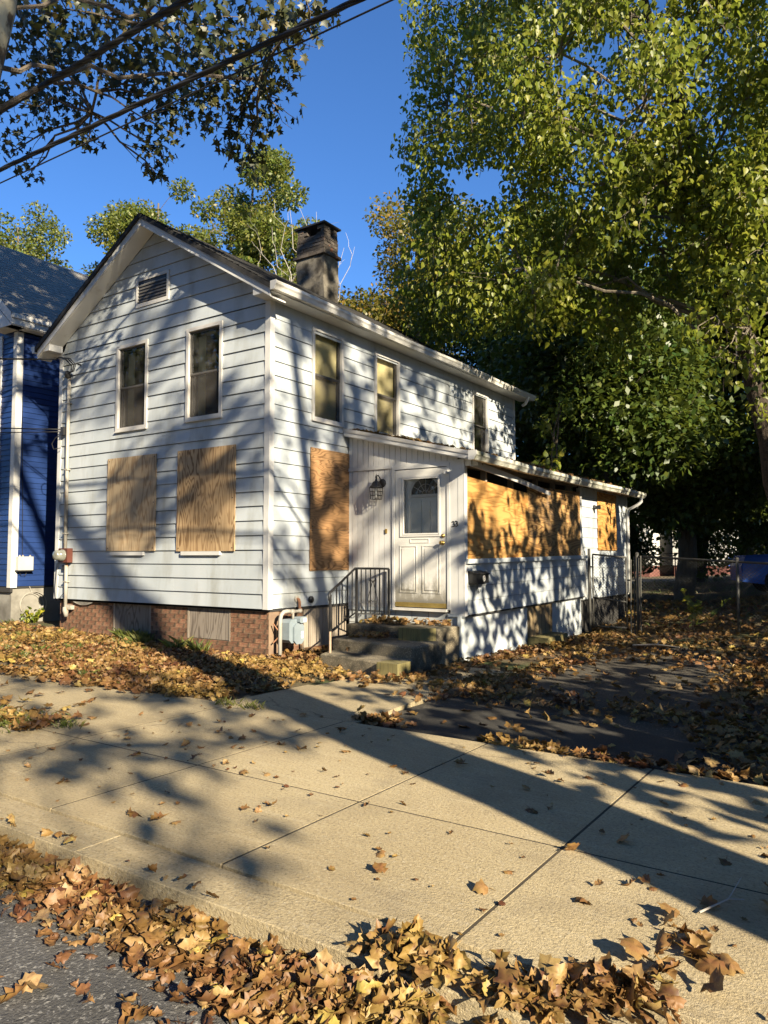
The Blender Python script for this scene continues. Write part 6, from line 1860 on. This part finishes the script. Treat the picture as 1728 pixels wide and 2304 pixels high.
PP = np.vstack([b[0] for b in BATCH]); AA = np.vstack([b[1] for b in BATCH]); NV = np.vstack([b[2] for b in BATCH])
SS = np.concatenate([b[3] for b in BATCH]); TT = np.concatenate([b[4] for b in BATCH]); KK = np.concatenate([np.array([b[5]] * len(b[0])) for b in BATCH])
iv, dep = in_view(PP)
score = np.where(iv & (SS > .036), SS / dep, 0)
selm = np.zeros(len(PP), bool)
walk_i = np.argsort(-np.where(KK == 'walk', score, 0))[:110]
kerb_i = np.argsort(-np.where(KK == 'kerb', score, 0))[:190]
leafmesh = [np_mesh('fallen_leaf', V_, F_, 'dryleaf') for V_, F_ in MAPLES]
for m_ in leafmesh: m_.shade_smooth()
for ids, lab, grp in ((walk_i, 'single dry brown leaf lying loose on the open concrete sidewalk', 'loose leaves on the sidewalk'), (kerb_i, 'curled brown leaf in the drift of leaves along the kerb', 'leaves drifted along the kerb')):
    ids = [i for i in ids if score[i] > 0]
    ms = leaf_mats(AA[ids], NV[ids], PP[ids], SS[ids])
    for i, m_ in zip(ids, ms):
        o = bpy.data.objects.new('fallen_leaf', leafmesh[TT[i]])
        COL.objects.link(o)
        o.matrix_basis = m_
        tag(o, lab, 'leaf', grp)
        selm[i] = True
vs, fs, b = [], [], 0
for k in range(8):
    q = (~selm) & (TT == k)
    V_, F_ = place(MAPLES[k], PP[q], AA[q], NV[q], SS[q])
    vs.append(V_); fs.append(F_ + b); b += len(V_)
o = bpy.data.objects.new('leaf_litter', np_mesh('leaf_litter', np.vstack(vs), np.vstack(fs), 'dryleaf'))
o.data.shade_smooth(); put(o); tag(o, 'brown autumn leaf litter over lawn, driveway and kerb', 'leaves', kind='stuff')

# ------------------------------------------------------------------ grass and weeds
def blades(n, sampler, h, name_list):
    P = sampler(n)[:, :2]
    z = surf_z(P) - .01
    th = lr.uniform(0, 6.28, n)
    H = lr.uniform(h[0], h[1], n)
    lean = lr.normal(0, .45, (n, 2))
    w = .004
    a = np.column_stack([P[:, 0] - w * np.cos(th), P[:, 1] - w * np.sin(th), z])
    b_ = np.column_stack([P[:, 0] + w * np.cos(th), P[:, 1] + w * np.sin(th), z])
    m1 = np.column_stack([P[:, 0] + lean[:, 0] * H * .4, P[:, 1] + lean[:, 1] * H * .4, z + H * .6])
    c_ = np.column_stack([P[:, 0] + lean[:, 0] * H, P[:, 1] + lean[:, 1] * H, z + H * .9])
    V_ = np.stack([a, b_, m1, c_], 1).reshape(-1, 3)
    i = np.arange(n) * 4
    F_ = np.concatenate([np.stack([i, i + 1, i + 2], -1), np.stack([i + 1, i + 3, i + 2], -1)])
    name_list.append((V_, F_))
gl = []
blades(1800, box_s(-6.3, .2, -2.5, -.1), (.04, .10), gl)
for _ in range(16):
    x_, y_ = lr.uniform(-6.2, .1), lr.uniform(-2.5, -.12)
    blades(38, patch_s(x_, y_, .06, .05), (.06, .15), gl)
for _ in range(9):
    blades(40, patch_s(lr.uniform(-4.8, -.6), lr.uniform(-.3, -.02), .05, .03), (.10, .26), gl)
blades(1700, poly_s([(-1.5, -4.12), (0.3, -4.1), (1.2, -3.98)], .15), (.03, .09), gl)
for (x_, y_) in ((1.35, -3.85), (2.1, -2.43), (1.75, -2.45), (6.35, -1.0), (6.2, -.2), (3.2, .1), (3.15, .6)):
    blades(60, patch_s(x_, y_, .07, .04), (.03, .10), gl)
blades(6000, box_s(-9, 12, 7.2, 26), (.06, .16), gl)
b = 0; vs, fs = [], []
for V_, F_ in gl:
    vs.append(V_); fs.append(F_ + b); b += len(V_)
o = bpy.data.objects.new('grass', np_mesh('grass', np.vstack(vs), np.vstack(fs), 'grassblade')); put(o); tag(o, 'green grass blades through the leaf litter', 'grass', kind='stuff')

def weed(name, label, base, h, n, spread, size, seed, cat='plant'):
    rg = np.random.default_rng(seed)
    t = thing(name, label, cat, base)
    mb = MB(); P, A, NN, S = [], [], [], []
    for k in range(n):
        e = np.array(base) + np.array([rg.normal(0, spread), rg.normal(0, spread), h * rg.uniform(.45, 1.0)])
        pts, rs = limb(rg, base, e, .006, .003, 4, .15)
        mb.tube(pts, rs, 4, False)
        for j in range(2, 5):
            for m_ in range(2):
                P.append(pts[j]); A.append(unit(rg.normal(size=3) + np.array([0, 0, -.2]))); NN.append(rg.normal(size=3) * .5 + np.array([.3, -.5, .8])); S.append(rg.uniform(*size))
    mb.build('stems', 'weed', t)
    P, A, NN, S = np.array(P), np.array(A), np.array(NN), np.array(S)
    lm = np_mesh('leaf', *T_HEART, 'weed')
    for m_ in leaf_mats(A, NN, P, S):
        o = bpy.data.objects.new('leaf', lm); COL.objects.link(o); o.parent = t
        o.matrix_parent_inverse = Matrix.Translation(-Vector(base)); o.matrix_basis = m_
    return t
weed('weed_plant', 'yellow-green weed growing against the blue house foundation', (-6.18, .32, .12), .34, 9, .13, (.06, .11), 201)
weed('weed_plant', 'weed sprouting from the mossy porch gutter', (2.36, 4.3, 2.80), .30, 4, .12, (.08, .13), 202)
weed('weed_plant', 'leafy sapling in the shade behind the chain-link fence', (3.9, 7.7, .12), .7, 7, .25, (.09, .14), 203)
# fallen sticks
for (p, q, r_, lab) in (((6.42, -4.40, .012), (6.55, -4.20, .02), .0045, 'short pale stick on the sidewalk near the kerb leaves'), ((3.7, 4.2, .05), (4.5, 3.7, .12), .014, 'fallen branch on the leaf-covered end of the driveway')):
    p, q = Vector(p), Vector(q)
    m_ = p.lerp(q, .5) + Vector((.02, .02, .025))
    mb = MB().tube([p, p.lerp(m_, .5), m_, q], [r_, r_ * .9, r_ * .8, r_ * .4], 6)
    mb.tube([m_, m_ + Vector((.03, .12, .05))], [r_ * .6, r_ * .3], 5)
    o = mb.build('fallen_stick', 'deadwood', None); tag(o, lab, 'stick')
